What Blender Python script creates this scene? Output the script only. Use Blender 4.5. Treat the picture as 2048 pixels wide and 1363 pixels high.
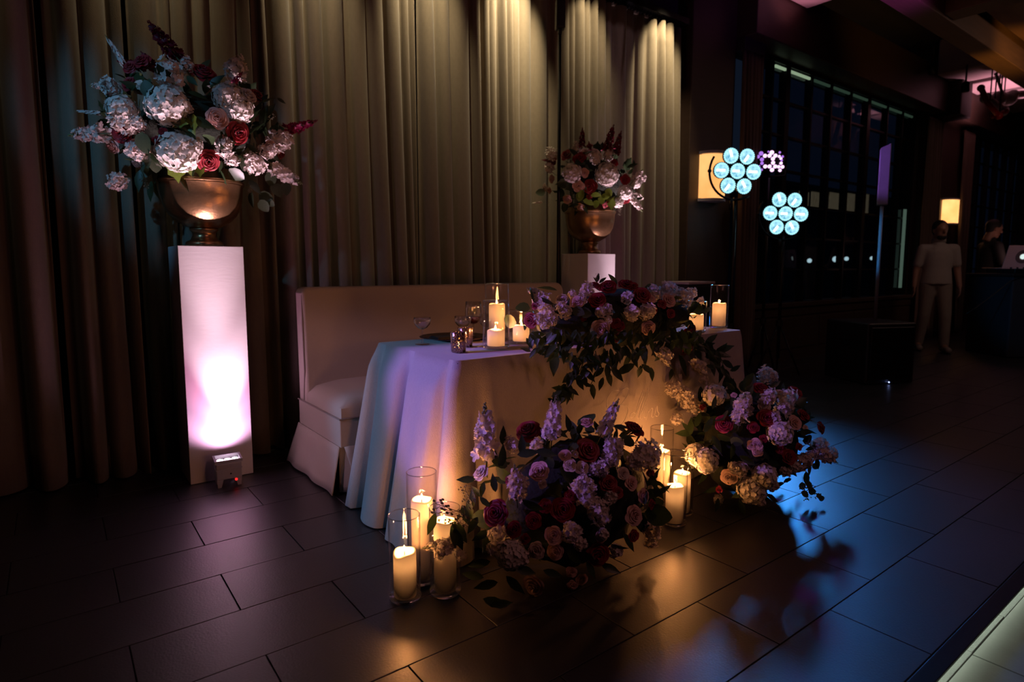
import bpy, bmesh, math, random
from mathutils import Vector, Matrix, Quaternion, Euler
R = math.radians
for o in list(bpy.data.objects): bpy.data.objects.remove(o, do_unlink=True)
SC = bpy.context.scene
COL = SC.collection
random.seed(7)

# ------------------------------------------------------------------ camera
FPX, PX, PY, HZ, H = 1212.0, 1024.0, 660.0, 535.0, 1.105      # focal length and principal point in pixels of 2048 x 1363
PITCH = math.atan((PY - HZ) / FPX)
AX = math.atan(1606 / (FPX / math.cos(PITCH)))                # the tables and tiles run along +X, which lies this far right of the view
FH = Vector((math.cos(AX), math.sin(AX), 0)); RT = Vector((math.sin(AX), -math.cos(AX), 0)); UPW = Vector((0, 0, 1))
FW = FH * math.cos(PITCH) - UPW * math.sin(PITCH); UP = UPW * math.cos(PITCH) + FH * math.sin(PITCH)
CAM = Vector((0, 0, H))
cd = bpy.data.cameras.new('camera'); cam = bpy.data.objects.new('camera', cd); COL.objects.link(cam)
M3 = Matrix((RT, UP, -FW)).transposed()
cam.matrix_world = Matrix.Translation(CAM) @ M3.to_4x4()
cd.sensor_width = 36.0; cd.lens = 36.0 * FPX / 2048; cd.shift_y = -(681.5 - PY) / 2048; cd.clip_start = 0.05; cd.clip_end = 300
cd.dof.use_dof = True; cd.dof.focus_distance = 2.5; cd.dof.aperture_fstop = 2.8
SC.camera = cam

def ray(x, y): return FW * FPX + RT * (x - PX) - UP * (y - PY)
def on_z(x, y, z=0.0): d = ray(x, y); return CAM + d * ((z - H) / d.z)
def on_y(x, y, Y): d = ray(x, y); return CAM + d * (Y / d.y)
def on_x(x, y, X): d = ray(x, y); return CAM + d * (X / d.x)
def at(x, y, dist): return CAM + ray(x, y) * (dist / FPX)

# ------------------------------------------------------------------ world, exposure
w = bpy.data.worlds.new('night'); SC.world = w; w.use_nodes = True
w.node_tree.nodes['Background'].inputs[0].default_value = (0.18, 0.30, 0.62, 1); w.node_tree.nodes['Background'].inputs[1].default_value = 0.02
vs = SC.view_settings; SC.display_settings.display_device = 'sRGB'
vs.view_transform = 'Standard'; vs.look = 'None'; vs.exposure = 0.0; vs.gamma = 1.0; vs.use_curve_mapping = False
cy = SC.cycles
cy.use_denoising = True; cy.max_bounces = 7; cy.diffuse_bounces = 3; cy.glossy_bounces = 3; cy.transmission_bounces = 5; cy.transparent_max_bounces = 16
cy.caustics_reflective = False; cy.caustics_refractive = False; cy.sample_clamp_indirect = 2.0; cy.sample_clamp_direct = 0.0

# ------------------------------------------------------------------ lights of the room, with added fill lights
def light(name, kind, loc, aim, power, color, size=0.05, angle=60, blend=0.6, parent=None):
    d = bpy.data.lights.new(name, kind); d.energy = power; d.color = color
    o = bpy.data.objects.new(name, d); COL.objects.link(o); o.location = loc
    if kind == 'SPOT': d.spot_size = R(angle); d.spot_blend = blend; d.shadow_soft_size = size
    elif kind == 'AREA': d.size = size
    else: d.shadow_soft_size = size
    if aim is not None: o.rotation_euler = (Vector(aim) - Vector(loc)).to_track_quat('-Z', 'Y').to_euler()
    if parent: o.parent = parent
    return o
WARM = (1.0, 0.775, 0.46)
# ceiling downlights grazing the curtain
for i, (x, z, zt_, p, a) in enumerate([(-.4, 3.62, 2.9, 14, 49), (.45, 3.62, 2.9, 46, 49), (1.3, 3.62, 2.9, 78, 49), (2.05, 3.62, 2.9, 130, 49), (2.8, 3.62, 2.9, 290, 49), (3.6, 3.65, 2.95, 90, 44), (4.52, 3.66, 2.85, 170, 52)]):
    light('wall_wash_light', 'SPOT', (x, 3.42, z), (x + .03, 3.76, zt_), p, WARM, .03, a, 1.0)
# stage lights on the room's left side: a blue wash and a purple accent
light('blue_stage_light', 'SPOT', (-1.6, 3.52, 1.35), (1.1, 2.33, .45), 100, (0.16, 0.50, 1.0), .05, 24, .6)
light('blue_stage_light', 'SPOT', (-1.9, 1.6, 3.0), (.36, 3.5, 1.80), 115, (0.18, 0.54, 1.0), .06, 20, .8)
light('purple_stage_light', 'SPOT', (-1.8, 2.70, 1.55), (1.35, 1.85, .66), 270, (0.48, 0.22, 1.0), .04, 20, .5)
# added warm fill behind the camera, imitating the room's dim ambient light
light('warm_front_fill', 'AREA', (2.0, -1.5, 3.6), (2.2, 2.5, .4), 11, (1.0, 0.38, 0.36), 1.2)
light('pink_bench_fill', 'SPOT', (-2.0, 2.2, 1.9), (1.06, 3.0, .45), 120, (1.0, .56, .78), .05, 19, .7)  # added pink fill that brightens the bench side
# coloured uplights in the ceiling bays
light('pink_ceiling_light', 'SPOT', (11.7, 2.9, 2.7), (11.7, 3.0, 4.3), 140, (1.0, 0.42, 0.52), .1, 96, .9)
light('pink_ceiling_light', 'SPOT', (6.2, 3.2, 3.3), (6.2, 3.25, 4.3), 14, (1.0, 0.35, 0.48), .06, 90, .6)
light('far_room_fill', 'AREA', (8.0, .4, 3.15), (8.6, 3.4, .8), 6, (1.0, .62, .5), .5)  # added fill that brightens the far room and the standing man
light('purple_ceiling_light', 'SPOT', (5.2, 1.5, 2.55), (5.3, 2.2, 3.3), 26, (0.5, 0.08, 1.0), .1, 70, .9)
light('amber_ceiling_light', 'SPOT', (7.6, 1.3, 2.3), (8.0, 2.2, 3.3), 34, (1.0, 0.48, 0.10), .1, 60, .9)

# ------------------------------------------------------------------ materials
def mat(name, col, rough=.6, metal=0., spec=.5, var=.0, scale=20., bump=0., bscale=80., sss=0., emit=None, estr=0., trans=0., stretch=None, sheen=0., coat=0.):
    m = bpy.data.materials.new(name); m.use_nodes = True; nt = m.node_tree; N = nt.nodes; L = nt.links
    b = N['Principled BSDF']; c4 = (*col, 1)
    b.inputs['Base Color'].default_value = c4; b.inputs['Roughness'].default_value = rough; b.inputs['Metallic'].default_value = metal
    b.inputs['Specular IOR Level'].default_value = spec; b.inputs['Sheen Weight'].default_value = sheen; b.inputs['Coat Weight'].default_value = coat
    tc = N.new('ShaderNodeTexCoord'); mp = N.new('ShaderNodeMapping'); L.new(tc.outputs['Object'], mp.inputs[0])
    if stretch: mp.inputs['Scale'].default_value = stretch
    nz = N.new('ShaderNodeTexNoise'); nz.inputs['Scale'].default_value = scale; nz.inputs['Detail'].default_value = 4; L.new(mp.outputs[0], nz.inputs[0])
    mx = N.new('ShaderNodeMix'); mx.data_type = 'RGBA'
    mx.inputs[6].default_value = tuple(max(0, c * (1 - var)) for c in col) + (1,); mx.inputs[7].default_value = tuple(min(1, c * (1 + var)) for c in col) + (1,)
    L.new(nz.outputs[0], mx.inputs[0]); L.new(mx.outputs[2], b.inputs['Base Color'])
    if bump:
        n2 = N.new('ShaderNodeTexNoise'); n2.inputs['Scale'].default_value = bscale; n2.inputs['Detail'].default_value = 3; L.new(mp.outputs[0], n2.inputs[0])
        bp = N.new('ShaderNodeBump'); bp.inputs['Strength'].default_value = bump; bp.inputs['Distance'].default_value = .01
        L.new(n2.outputs[0], bp.inputs['Height']); L.new(bp.outputs[0], b.inputs['Normal'])
    if sss:
        b.inputs['Subsurface Weight'].default_value = 1.0; b.inputs['Subsurface Radius'].default_value = (1.0, .75, .45); b.inputs['Subsurface Scale'].default_value = sss
    b.inputs['Coat Roughness'].default_value = .34
    if emit: b.inputs['Emission Color'].default_value = (*emit, 1); b.inputs['Emission Strength'].default_value = estr
    if trans:
        t = N.new('ShaderNodeBsdfTranslucent'); L.new(mx.outputs[2], t.inputs[0]); ms = N.new('ShaderNodeMixShader'); ms.inputs[0].default_value = trans
        L.new(b.outputs[0], ms.inputs[1]); L.new(t.outputs[0], ms.inputs[2]); L.new(ms.outputs[0], N['Material Output'].inputs[0])
    return m
def emat(name, col, s):
    m = bpy.data.materials.new(name); m.use_nodes = True; N = m.node_tree.nodes; L = m.node_tree.links
    N.remove(N['Principled BSDF']); e = N.new('ShaderNodeEmission'); e.inputs[0].default_value = (*col, 1); e.inputs[1].default_value = s
    L.new(e.outputs[0], N['Material Output'].inputs[0]); return m
def glassmat(name, ior=1.45, tint=(1, 1, 1), boost=1.0, rough=.0, mercury=False):
    m = bpy.data.materials.new(name); m.use_nodes = True; N = m.node_tree.nodes; L = m.node_tree.links
    N.remove(N['Principled BSDF'])
    t = N.new('ShaderNodeBsdfTransparent'); t.inputs[0].default_value = (*tint, 1)
    g = N.new('ShaderNodeBsdfGlossy'); g.inputs['Roughness'].default_value = rough
    lw_ = N.new('ShaderNodeLayerWeight'); lw_.inputs[0].default_value = .5; r0 = ((ior - 1) / (ior + 1)) ** 2
    pw_ = N.new('ShaderNodeMath'); pw_.operation = 'POWER'; pw_.inputs[1].default_value = 5; L.new(lw_.outputs['Facing'], pw_.inputs[0])
    ma = N.new('ShaderNodeMath'); ma.operation = 'MULTIPLY_ADD'; ma.inputs[1].default_value = 1 - r0; ma.inputs[2].default_value = r0; L.new(pw_.outputs[0], ma.inputs[0])
    mu = N.new('ShaderNodeMath'); mu.operation = 'MULTIPLY'; mu.inputs[1].default_value = boost; mu.use_clamp = True; L.new(ma.outputs[0], mu.inputs[0])
    ms = N.new('ShaderNodeMixShader'); L.new(mu.outputs[0], ms.inputs[0]); L.new(t.outputs[0], ms.inputs[1]); L.new(g.outputs[0], ms.inputs[2])
    out = ms
    if mercury:   # speckled mirror coating on the glass
        tc = N.new('ShaderNodeTexCoord'); nz = N.new('ShaderNodeTexNoise'); nz.inputs['Scale'].default_value = 190; nz.inputs['Detail'].default_value = 2; L.new(tc.outputs['Object'], nz.inputs[0])
        rp = N.new('ShaderNodeValToRGB'); rp.color_ramp.elements[0].position = .50; rp.color_ramp.elements[1].position = .56; L.new(nz.outputs[0], rp.inputs[0])
        b = N.new('ShaderNodeBsdfPrincipled'); b.inputs['Base Color'].default_value = (.34, .22, .17, 1); b.inputs['Metallic'].default_value = .9; b.inputs['Roughness'].default_value = .22
        m2 = N.new('ShaderNodeMixShader'); L.new(rp.outputs[0], m2.inputs[0]); L.new(b.outputs[0], m2.inputs[1]); L.new(ms.outputs[0], m2.inputs[2]); out = m2
    L.new(out.outputs[0], N['Material Output'].inputs[0]); return m

M = {}
M['tile'] = mat('slate_tile', (.018, .018, .021), .40, spec=.75, coat=.40, var=.35, scale=7, bump=.10, bscale=140)
M['grout'] = mat('grout', (.006, .006, .007), .8, var=.2)
M['dark_wood'] = mat('dark_wood', (.045, .026, .018), .5, var=.3, scale=6, stretch=(1, 1, 8), bump=.1)
M['wood_beam'] = mat('wood_beam', (.16, .085, .04), .55, var=.3, scale=5, stretch=(.6, 6, 6), bump=.1)
M['black_wall'] = mat('black_wall', (.018, .015, .015), .7, var=.2)
M['ceiling'] = mat('ceiling_plaster', (.05, .042, .04), .8, var=.2, scale=4)
M['bay'] = mat('ceiling_bay_concrete', (.42, .36, .36), .8, var=.15, scale=6)
M['black'] = mat('black_plastic', (.008, .008, .009), .45, var=.2)
M['black_metal'] = mat('black_metal', (.012, .012, .014), .35, metal=.5, var=.2)
M['curtain'] = mat('olive_beige_curtain', (.156, .127, .088), .85, var=.12, scale=60, bump=.25, bscale=420, stretch=(1, 1, .5), sheen=.2)
M['dcurtain'] = mat('brown_curtain', (.10, .07, .05), .85, var=.12, scale=60, bump=.2, bscale=300)
M['linen'] = mat('grey_linen', (.52, .46, .44), .85, var=.10, scale=150, bump=.35, bscale=500, stretch=(1, 1, .35), sheen=.15)
M['bench'] = mat('oatmeal_upholstery', (.46, .40, .34), .85, var=.07, scale=150, bump=.25, bscale=600, sheen=.15)
M['pipe_seam'] = mat('bench_welt', (.24, .20, .18), .85, var=.1)
M['plinth'] = mat('white_plinth_paint', (.80, .78, .77), .55, var=.04, scale=8, bump=.03, bscale=30, stretch=(1, 1, 3))
M['bronze'] = mat('aged_bronze', (.42, .25, .12), .30, metal=.92, var=.35, scale=16, bump=.08, bscale=90)
M['wax'] = mat('ivory_wax', (.93, .84, .70), .5, var=.02, scale=6, trans=.45)
M['glass'] = glassmat('clear_glass', 1.30, (.975, .975, .975), .9)
M['rim_glass'] = glassmat('glass_rim', 2.4, (.95, .95, .95), 2.0)
M['stem_glass'] = glassmat('stemware_glass', 1.6, (.96, .96, .96), 1.9)
M['acrylic'] = glassmat('clear_acrylic', 1.3, (.985, .985, .98), .5)
M['pane'] = glassmat('window_glass', 1.5, (.55, .62, .70), .9)
M['mercury'] = glassmat('mercury_glass', 1.5, (.95, .9, .85), 1.3, mercury=True)
M['wine'] = mat('red_wine', (.05, .002, .004), .1, var=.1)
M['water'] = glassmat('water', 1.33, (.98, .98, .98), 1.0)
M['wick'] = mat('wick', (.02, .015, .01), .9, var=.2)
M['flame'] = emat('candle_flame', (1.0, .66, .26), 9)
M['plate'] = mat('dark_red_charger', (.030, .006, .008), .35, var=.2)
M['red_light'] = emat('red_indicator', (1, .02, .02), 1.6)
M['uplight_body'] = mat('white_uplight_case', (.42, .42, .46), .45, var=.05)
M['uplight_lens'] = emat('uplight_lens', (1.0, .72, .88), 7)
M['cyan_reflector'] = None
M['leaf'] = mat('dark_leaf', (.030, .055, .020), .42, var=.35, scale=14, trans=.18)
M['euc'] = mat('eucalyptus_leaf', (.055, .080, .038), .55, var=.25, scale=14, trans=.2)
M['lime'] = mat('bright_ivy_leaf', (.17, .25, .03), .45, var=.3, scale=14, trans=.3)
M['stem'] = mat('green_stem', (.045, .075, .025), .6, var=.2)
M['moss'] = mat('dark_moss', (.012, .018, .008), .95, var=.4, scale=30, bump=.5, bscale=60)
M['white_petal'] = mat('cream_petal', (.80, .75, .68), .6, var=.06, scale=5, trans=.28)
M['stock_petal'] = mat('white_stock_petal', (.78, .70, .64), .6, var=.07, scale=5, trans=.28)
M['blush_petal'] = mat('blush_petal', (.80, .52, .45), .55, var=.08, scale=3, trans=.12)
M['cream_rose'] = mat('cream_rose_petal', (.78, .64, .54), .55, var=.07, scale=3, trans=.12)
M['red_petal'] = mat('deep_red_petal', (.27, .006, .014), .5, var=.35, scale=3, trans=.06, sheen=.15)
M['burg_petal'] = mat('burgundy_snapdragon_petal', (.16, .004, .022), .5, var=.3, scale=5, trans=.2)
M['mag_petal'] = mat('magenta_petal', (.36, .008, .10), .5, var=.3, scale=5, trans=.2)
M['berry'] = mat('seeded_eucalyptus_berry', (.10, .09, .045), .5, var=.3, scale=10)
M['bud'] = mat('green_bud', (.16, .20, .08), .6, var=.2, scale=9)
M['script'] = mat('white_script_ink', (.85, .80, .74), .5, var=.03)

# ------------------------------------------------------------------ mesh helpers
class MB:
    def __init__(s): s.v = []; s.f = []
    def add(s, vs, fs):
        k = len(s.v); s.v += [tuple(p) for p in vs]; s.f += [tuple(i + k for i in f) for f in fs]; return s
    def box(s, a, b, mtx=None):
        x0, y0, z0 = a; x1, y1, z1 = b
        vs = [Vector(p) for p in ((x0, y0, z0), (x1, y0, z0), (x1, y1, z0), (x0, y1, z0), (x0, y0, z1), (x1, y0, z1), (x1, y1, z1), (x0, y1, z1))]
        if mtx: vs = [mtx @ p for p in vs]
        return s.add(vs, [(0, 3, 2, 1), (4, 5, 6, 7), (0, 1, 5, 4), (1, 2, 6, 5), (2, 3, 7, 6), (3, 0, 4, 7)])
    def lathe(s, prof, n=24, c=(0, 0, 0), closed=False, mtx=None):
        vs = []; fs = []
        for r, z in prof:
            for k in range(n):
                a = 2 * math.pi * k / n; p = Vector((c[0] + r * math.cos(a), c[1] + r * math.sin(a), c[2] + z)); vs.append(mtx @ p if mtx else p)
        m = len(prof)
        for j in range(m - (0 if closed else 1)):
            for k in range(n):
                j2 = (j + 1) % m; fs.append((j * n + k, j * n + (k + 1) % n, j2 * n + (k + 1) % n, j2 * n + k))
        if not closed:
            if prof[0][0] > 1e-5: fs.append(tuple(reversed(range(n))))
            if prof[-1][0] > 1e-5: fs.append(tuple((m - 1) * n + k for k in range(n)))
        return s.add(vs, fs)
    def tube(s, pts, r, n=8, cap=True):
        pts = [Vector(p) for p in pts]; rs = r if isinstance(r, (list, tuple)) else [r] * len(pts)
        vs = []; fs = []; prev = None
        for i, p in enumerate(pts):
            d = (pts[min(i + 1, len(pts) - 1)] - pts[max(i - 1, 0)]).normalized()
            if prev is None:
                u = d.orthogonal().normalized()
            else:
                u = (prev - d * prev.dot(d)); u = u.normalized() if u.length > 1e-6 else d.orthogonal().normalized()
            prev = u; v = d.cross(u)
            for k in range(n):
                a = 2 * math.pi * k / n; vs.append(p + (u * math.cos(a) + v * math.sin(a)) * rs[i])
        for i in range(len(pts) - 1):
            for k in range(n): fs.append((i * n + k, i * n + (k + 1) % n, (i + 1) * n + (k + 1) % n, (i + 1) * n + k))
        if cap: fs.append(tuple(reversed(range(n)))); fs.append(tuple((len(pts) - 1) * n + k for k in range(n)))
        return s.add(vs, fs)
    def ball(s, c, r, n=8, m=6, sc=(1, 1, 1), mtx=None):
        vs = []; fs = []; c = Vector(c)
        for j in range(1, m):
            t = math.pi * j / m
            for k in range(n):
                a = 2 * math.pi * k / n; p = Vector((r * sc[0] * math.sin(t) * math.cos(a), r * sc[1] * math.sin(t) * math.sin(a), r * sc[2] * math.cos(t)))
                vs.append(c + (mtx @ p if mtx else p))
        e = len(vs); pt = Vector((0, 0, r * sc[2])); vs += [c + (mtx @ pt if mtx else pt), c - (mtx @ pt if mtx else pt)]
        for j in range(m - 2):
            for k in range(n): fs.append((j * n + k, (j + 1) * n + k, (j + 1) * n + (k + 1) % n, j * n + (k + 1) % n))
        for k in range(n): fs.append((e, k, (k + 1) % n)); fs.append((e + 1, (m - 2) * n + (k + 1) % n, (m - 2) * n + k))
        return s.add(vs, fs)
    def mesh(s, name, m, smooth=True):
        me = bpy.data.meshes.new(name); me.from_pydata(s.v, [], s.f); me.materials.append(m)
        if smooth: me.polygons.foreach_set('use_smooth', [True] * len(me.polygons))
        me.update(); return me
    def obj(s, name, m, parent=None, smooth=False, loc=None):
        return link(name, s.mesh(name, m, smooth), parent, loc)
def link(name, me, parent=None, loc=None):
    o = bpy.data.objects.new(name, me); COL.objects.link(o)
    if parent: o.parent = parent
    if loc is not None: o.location = loc
    return o
def sharp(o, ang=35):
    me = o.data; bm = bmesh.new(); bm.from_mesh(me)
    for e in bm.edges:
        e.smooth = not (len(e.link_faces) == 2 and e.calc_face_angle(0) > R(ang))
    for f in bm.faces: f.smooth = True
    bm.to_mesh(me); bm.free(); return o
def bevel(o, wd=.004, seg=2):
    me = o.data; bm = bmesh.new(); bm.from_mesh(me)
    bmesh.ops.remove_doubles(bm, verts=bm.verts, dist=1e-6)
    es = [e for e in bm.edges if len(e.link_faces) == 2 and e.calc_face_angle(0) > R(30)]
    bmesh.ops.bevel(bm, geom=es, offset=wd, segments=seg, profile=.5, affect='EDGES')
    bm.to_mesh(me); bm.free(); sharp(o, 80); wn = o.modifiers.new('normals', 'WEIGHTED_NORMAL'); wn.keep_sharp = True; wn.weight = 100; return o
def tag(o, label, cat, group=None):
    o['label'] = label; o['category'] = cat
    if group: o['group'] = group
    return o
def struct(o, label=None):
    o['kind'] = 'structure'
    if label: o['label'] = label
    return o
def thing(name, label, cat, loc=(0, 0, 0), rz=0, group=None):
    o = bpy.data.objects.new(name, None); COL.objects.link(o); o.location = loc; o.rotation_euler = (0, 0, rz); o.empty_display_size = .05
    return tag(o, label, cat, group)
def facing(o, d, roll=0):
    q = Vector(d).normalized().to_track_quat('Z', 'Y'); o.rotation_mode = 'QUATERNION'; o.rotation_quaternion = q @ Quaternion((0, 0, 1), roll)

# ------------------------------------------------------------------ floor of tiles, platform edge, lower floor
YW = 3.75                                       # face of the window wall
fl = struct(MB().box((-4, .565, -.05), (17, 4.1, -.006)).obj('floor', M['grout']), 'dark slate tiled platform floor')
ROW0, PITCHY, PITCHX = .863, .2889, .611
def tile_mesh(lx, ly):
    o = MB().box((-lx / 2, -ly / 2, -.010), (lx / 2, ly / 2, 0)).mesh('tile', M['tile'], False)
    bm = bmesh.new(); bm.from_mesh(o); bmesh.ops.bevel(bm, geom=[e for e in bm.edges if all(v.co.z > -.001 for v in e.verts)], offset=.0006, segments=1, affect='EDGES'); bm.to_mesh(o); bm.free(); return o
TM = tile_mesh(PITCHX - .004, PITCHY - .004)
rt = random.Random(3)
for k in range(-1, 11):
    ph = .425 if k % 2 == 0 else .117
    for i in range(-4, 20):
        x = ph + PITCHX * (i + .5)
        if x < -1.5 or x > 11.2: continue
        if (i < -2 and k < 2): continue
        o = link('tile', TM, fl, (x, ROW0 + PITCHY * (k + .5), rt.uniform(-.0004, .0004))); o.rotation_euler = (rt.uniform(-.0012, .0012), rt.uniform(-.0008, .0008), 0)
struct(bevel(MB().box((-4, .524, -.008), (17, .5715, .002)).obj('trim_1', M['black_metal']), .002), 'black metal nosing along the platform edge')
M['granite'] = mat('pale_granite', (.16, .17, .16), .75, var=.35, scale=160, bump=.3, bscale=190)
gr = struct(MB().box((-4, .53, -.075), (17, .60, -.062)).obj('trim_2', M['granite']), 'pale granite strip below the platform edge')
for k in range(14): bevel(MB().box((.6 + .31 * k, .5285 + (k % 3) * .0015, -.0615), (.908 + .31 * k, .564, -.050)).obj('granite_block', M['granite'], gr), .0015, 1)
lf = struct(MB().box((-4, -6, -.10), (17, .527, -.060)).obj('floor_lower', M['grout']), 'grey stone floor below the platform')
M['stone'] = mat('grey_stone_tile', (.20, .21, .195), .7, var=.2, scale=9, bump=.08, bscale=120)
SM = MB().box((-.30, -.30, -.010), (.30, .30, 0)).mesh('stone_tile', M['stone'], False)
for i in range(0, 9):
    for j in range(0, 3): link('stone_tile', SM, lf, (.62 + .606 * i, .2265 - .606 * j, -.050))
struct(MB().box((1.0, .545, -.0125), (6.5, .557, -.0085)).obj('trim_3', emat('edge_led', (.86, 1.0, .80), 10)), 'white strip light tucked under the platform edge')

# ------------------------------------------------------------------ ceiling, walls, windows
struct(MB().box((-4, -6, 4.35), (17, 4.2, 4.5)).obj('ceiling', M['ceiling']), 'dark ceiling slab high above the room')
wb = struct(MB().box((-4, 3.92, 0), (5.0, 4.1, 4.4)).obj('wall_back', M['black_wall']), 'dark wall behind the curtains')
struct(MB().box((-4.1, -6, -.06), (-4.0, 4.1, 4.5)).obj('wall_left', M['black_wall']), 'dark wall at the far left')
struct(MB().box((17, -6, -.06), (17.1, 4.1, 4.5)).obj('wall_right', M['black_wall']), 'dark wall at the far right')
struct(MB().box((-4, -6.1, -.06), (17, -6, 4.5)).obj('wall_front', M['black_wall']), 'dark wall behind the camera')
# pier between curtain and window
struct(bevel(MB().box((5.0, YW, 0), (5.72, 4.1, 4.35)).obj('wall_pier', M['dark_wood']), .01), 'dark pier carrying the nearer lit sconce')
struct(bevel(MB().box((10.62, YW - .06, 0), (12.3, 4.1, 4.35)).obj('wall_pier_far', M['dark_wood']), .01), 'dark pier carrying the farther lit sconce')
struct(bevel(MB().box((5.72, YW - .22, 3.42), (17, 4.1, 4.0)).obj('trim_4', M['dark_wood']), .01), 'heavy dark beam above the windows')
struct(bevel(MB().box((5.72, YW - .10, 3.30), (6.10, YW + .1, 3.44)).obj('trim_5', M['black_wall']), .01), 'dark bracket block at the beam end')
struct(bevel(MB().box((10.85, YW - .40, 3.36), (11.3, YW, 4.0)).obj('trim_6', M['black_wall']), .02), 'boxed dark column capital under the beam')
MULL = [6.20, 6.52, 6.84, 7.39, 7.88, 8.41, 8.93, 9.52, 10.04, 10.44]
ZR = [.70 + .382 * k for k in range(8)]
def window(n, xs, thick, label):
    x0, x1 = xs[0], xs[-1]
    fr = MB(); fr.box((x0 - .05, YW + .04, ZR[0] - .05), (x1 + .05, YW + .16, ZR[0])).box((x0 - .05, YW + .04, ZR[-1]), (x1 + .05, YW + .16, ZR[-1] + .06)).box((x0 - .05, YW + .04, ZR[0]), (x0, YW + .16, ZR[-1])).box((x1, YW + .04, ZR[0]), (x1 + .05, YW + .16, ZR[-1]))
    f = struct(fr.obj('window_%d' % n, M['black_metal']), label)
    for i in range(1, len(xs) - 1):
        t = .045 if i in thick else .016
        MB().box((xs[i] - t, YW + .05, ZR[0]), (xs[i] + t, YW + .14, ZR[-1])).obj('mullion', M['black_metal'], f)
    for z in ZR[1:-1]: MB().box((x0, YW + .07, z - .012), (x1, YW + .125, z + .012)).obj('transom', M['black_metal'], f)
    for i in range(len(xs) - 1):
        for j in range(len(ZR) - 1):
            p = MB().box((0, -.003, 0), (xs[i + 1] - xs[i], .003, ZR[j + 1] - ZR[j])).obj('pane', M['pane'], f, loc=(xs[i], YW + .095, ZR[j]))
            p.rotation_euler = (rt.uniform(-.006, .006), 0, rt.uniform(-.004, .004))
    return f
w1 = window(1, MULL, (2, 6), 'tall steel window wall of small panes, nearer one')
w2 = window(2, [12.4 + .52 * k for k in range(9)], (2, 6), 'tall steel window beyond the far pier')
lowm = MB().box((5.72, YW, .0), (10.62, 4.1, .645)).box((5.72, YW - .02, .54), (10.62, YW, .645)).box((5.72, YW - .02, 0), (10.62, YW, .11))
lw = struct(lowm.obj('wall_sill', M['dark_wood']), 'panelled wooden wall under the nearer window')
struct(bevel(MB().box((5.72, YW - .06, .645), (10.62, YW + .05, .695)).obj('trim_7', M['dark_wood']), .006), 'wooden sill along the nearer window')
for k in range(5): bevel(MB().box((5.80 + .97 * k, YW - .018, .14), (6.68 + .97 * k, YW + .01, .51)).obj('panel', M['dark_wood'], lw), .01)
struct(MB().box((12.3, YW, 0), (17, 4.1, .69)).obj('wall_sill_far', M['dark_wood']), 'dark wall under the farther window')
# thin light strips at the window head, glowing strip for the lit jamb
G1 = emat('green_white_strip', (.62, .85, .55), .38); G2 = emat('green_white_strip_dim', (.40, .75, .50), .045)
for i, (a, b) in enumerate(zip(MULL[1:-1], MULL[2:])):
    t = .05
    tag(MB().box((a + t, YW + .055, 3.325), (b - t, YW + .075, 3.352)).obj('glow_strip', G1 if i < 2 else G2), ['short glowing green-white strip light at the top left of the window', 'second glowing green-white strip light at the window top', 'dim green strip light at the window top, third from the left', 'dim green strip light at the window top, fourth from the left', 'dim green strip light at the window top, fifth from the left', 'dim green strip light at the window top, sixth from the left', 'dim green strip light at the window top, seventh from the left', 'dim green strip light at the top right end of the nearer window'][i], 'light', 'strip lights along the window head')
tag(MB().box((10.30, YW + .045, .80), (10.36, YW + .07, 1.98)).obj('glow_strip', emat('lit_jamb_glow', (.50, .80, .62), .10)), 'pale green glowing strip imitating light on the right window jamb', 'light')  # jamb is no lamp; its greenish light is put in as glow
# hanging wooden ceiling grid: long beam along X, cross beams and panels
struct(bevel(MB().box((3.6, 2.06, 3.2), (16, 2.25, 3.75)).obj('ceiling_beam', M['wood_beam']), .01), 'long wooden ceiling beam lit purple and amber')
for i, x in enumerate((6.12, 9.2, 12.3)):
    struct(bevel(MB().box((x, -1.0, 3.22), (x + .22, 2.06, 3.62)).obj('ceiling_crossbeam', M['wood_beam']), .01), 'wooden ceiling cross beam')
struct(MB().box((3.6, -1.0, 3.40), (16, 1.98, 3.46)).obj('ceiling_panel', M['wood_beam']), 'recessed wooden ceiling panels between the beams')
dl = thing('downlight', 'small round purple downlight in the wooden ceiling panel', 'light', tuple(on_z(1872, 11, 3.395)))
MB().lathe([(.05, -.012), (.075, -.012), (.075, .005), (.05, .005)], 20, closed=True).obj('ring', M['black_metal'], dl)
MB().lathe([(.05, -.006), (.05, .003)], 20).obj('lens', emat('purple_lens', (.55, .15, 1), .9), dl)
# pink-lit concrete bays above the beam
for x in (5.9, 10.35, 11.30, 12.25, 13.2):
    struct(bevel(MB().box((x, 2.45, 3.86), (x + .74, YW - .23, 4.35)).obj('ceiling_rib', M['bay']), .02), 'pale concrete ceiling rib lit pink')
# ducts, pipes and red valves below the far ceiling
def pipe(name, pts, r, m, label, cat='pipe', grp=None):
    t = thing(name, label, cat, pts[0], 0, grp); q = [Vector(p) - Vector(pts[0]) for p in pts]
    MB().tube(q, r, 10).obj('tube', m, t, True); mid = (q[0] + q[-1]) * .5; MB().tube([mid, Vector((mid.x, mid.y, 4.352 - pts[0].z))], .008, 6).obj('hanger', M['black_metal'], t)
    for a in (q[0], q[-1]): MB().ball(a, r * 1.35, 10, 6).obj('flange', m, t, True)
    return t
M['pinkmetal'] = mat('pale_painted_duct', (.45, .40, .40), .5, var=.1); M['redmetal'] = mat('red_painted_pipe', (.45, .015, .012), .4, var=.15)
pipe('sprinkler_pipe', [at(1962, 176, 8.2), at(1975, 205, 8.2), at(1998, 232, 8.2)], .035, M['redmetal'], 'short red pipe with valves below the far ceiling', grp=None)
pipe('sprinkler_pipe', [at(1986, 232, 8.35), at(2012, 222, 8.35)], .025, M['redmetal'], 'small red elbow pipe below the red valves')
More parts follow.
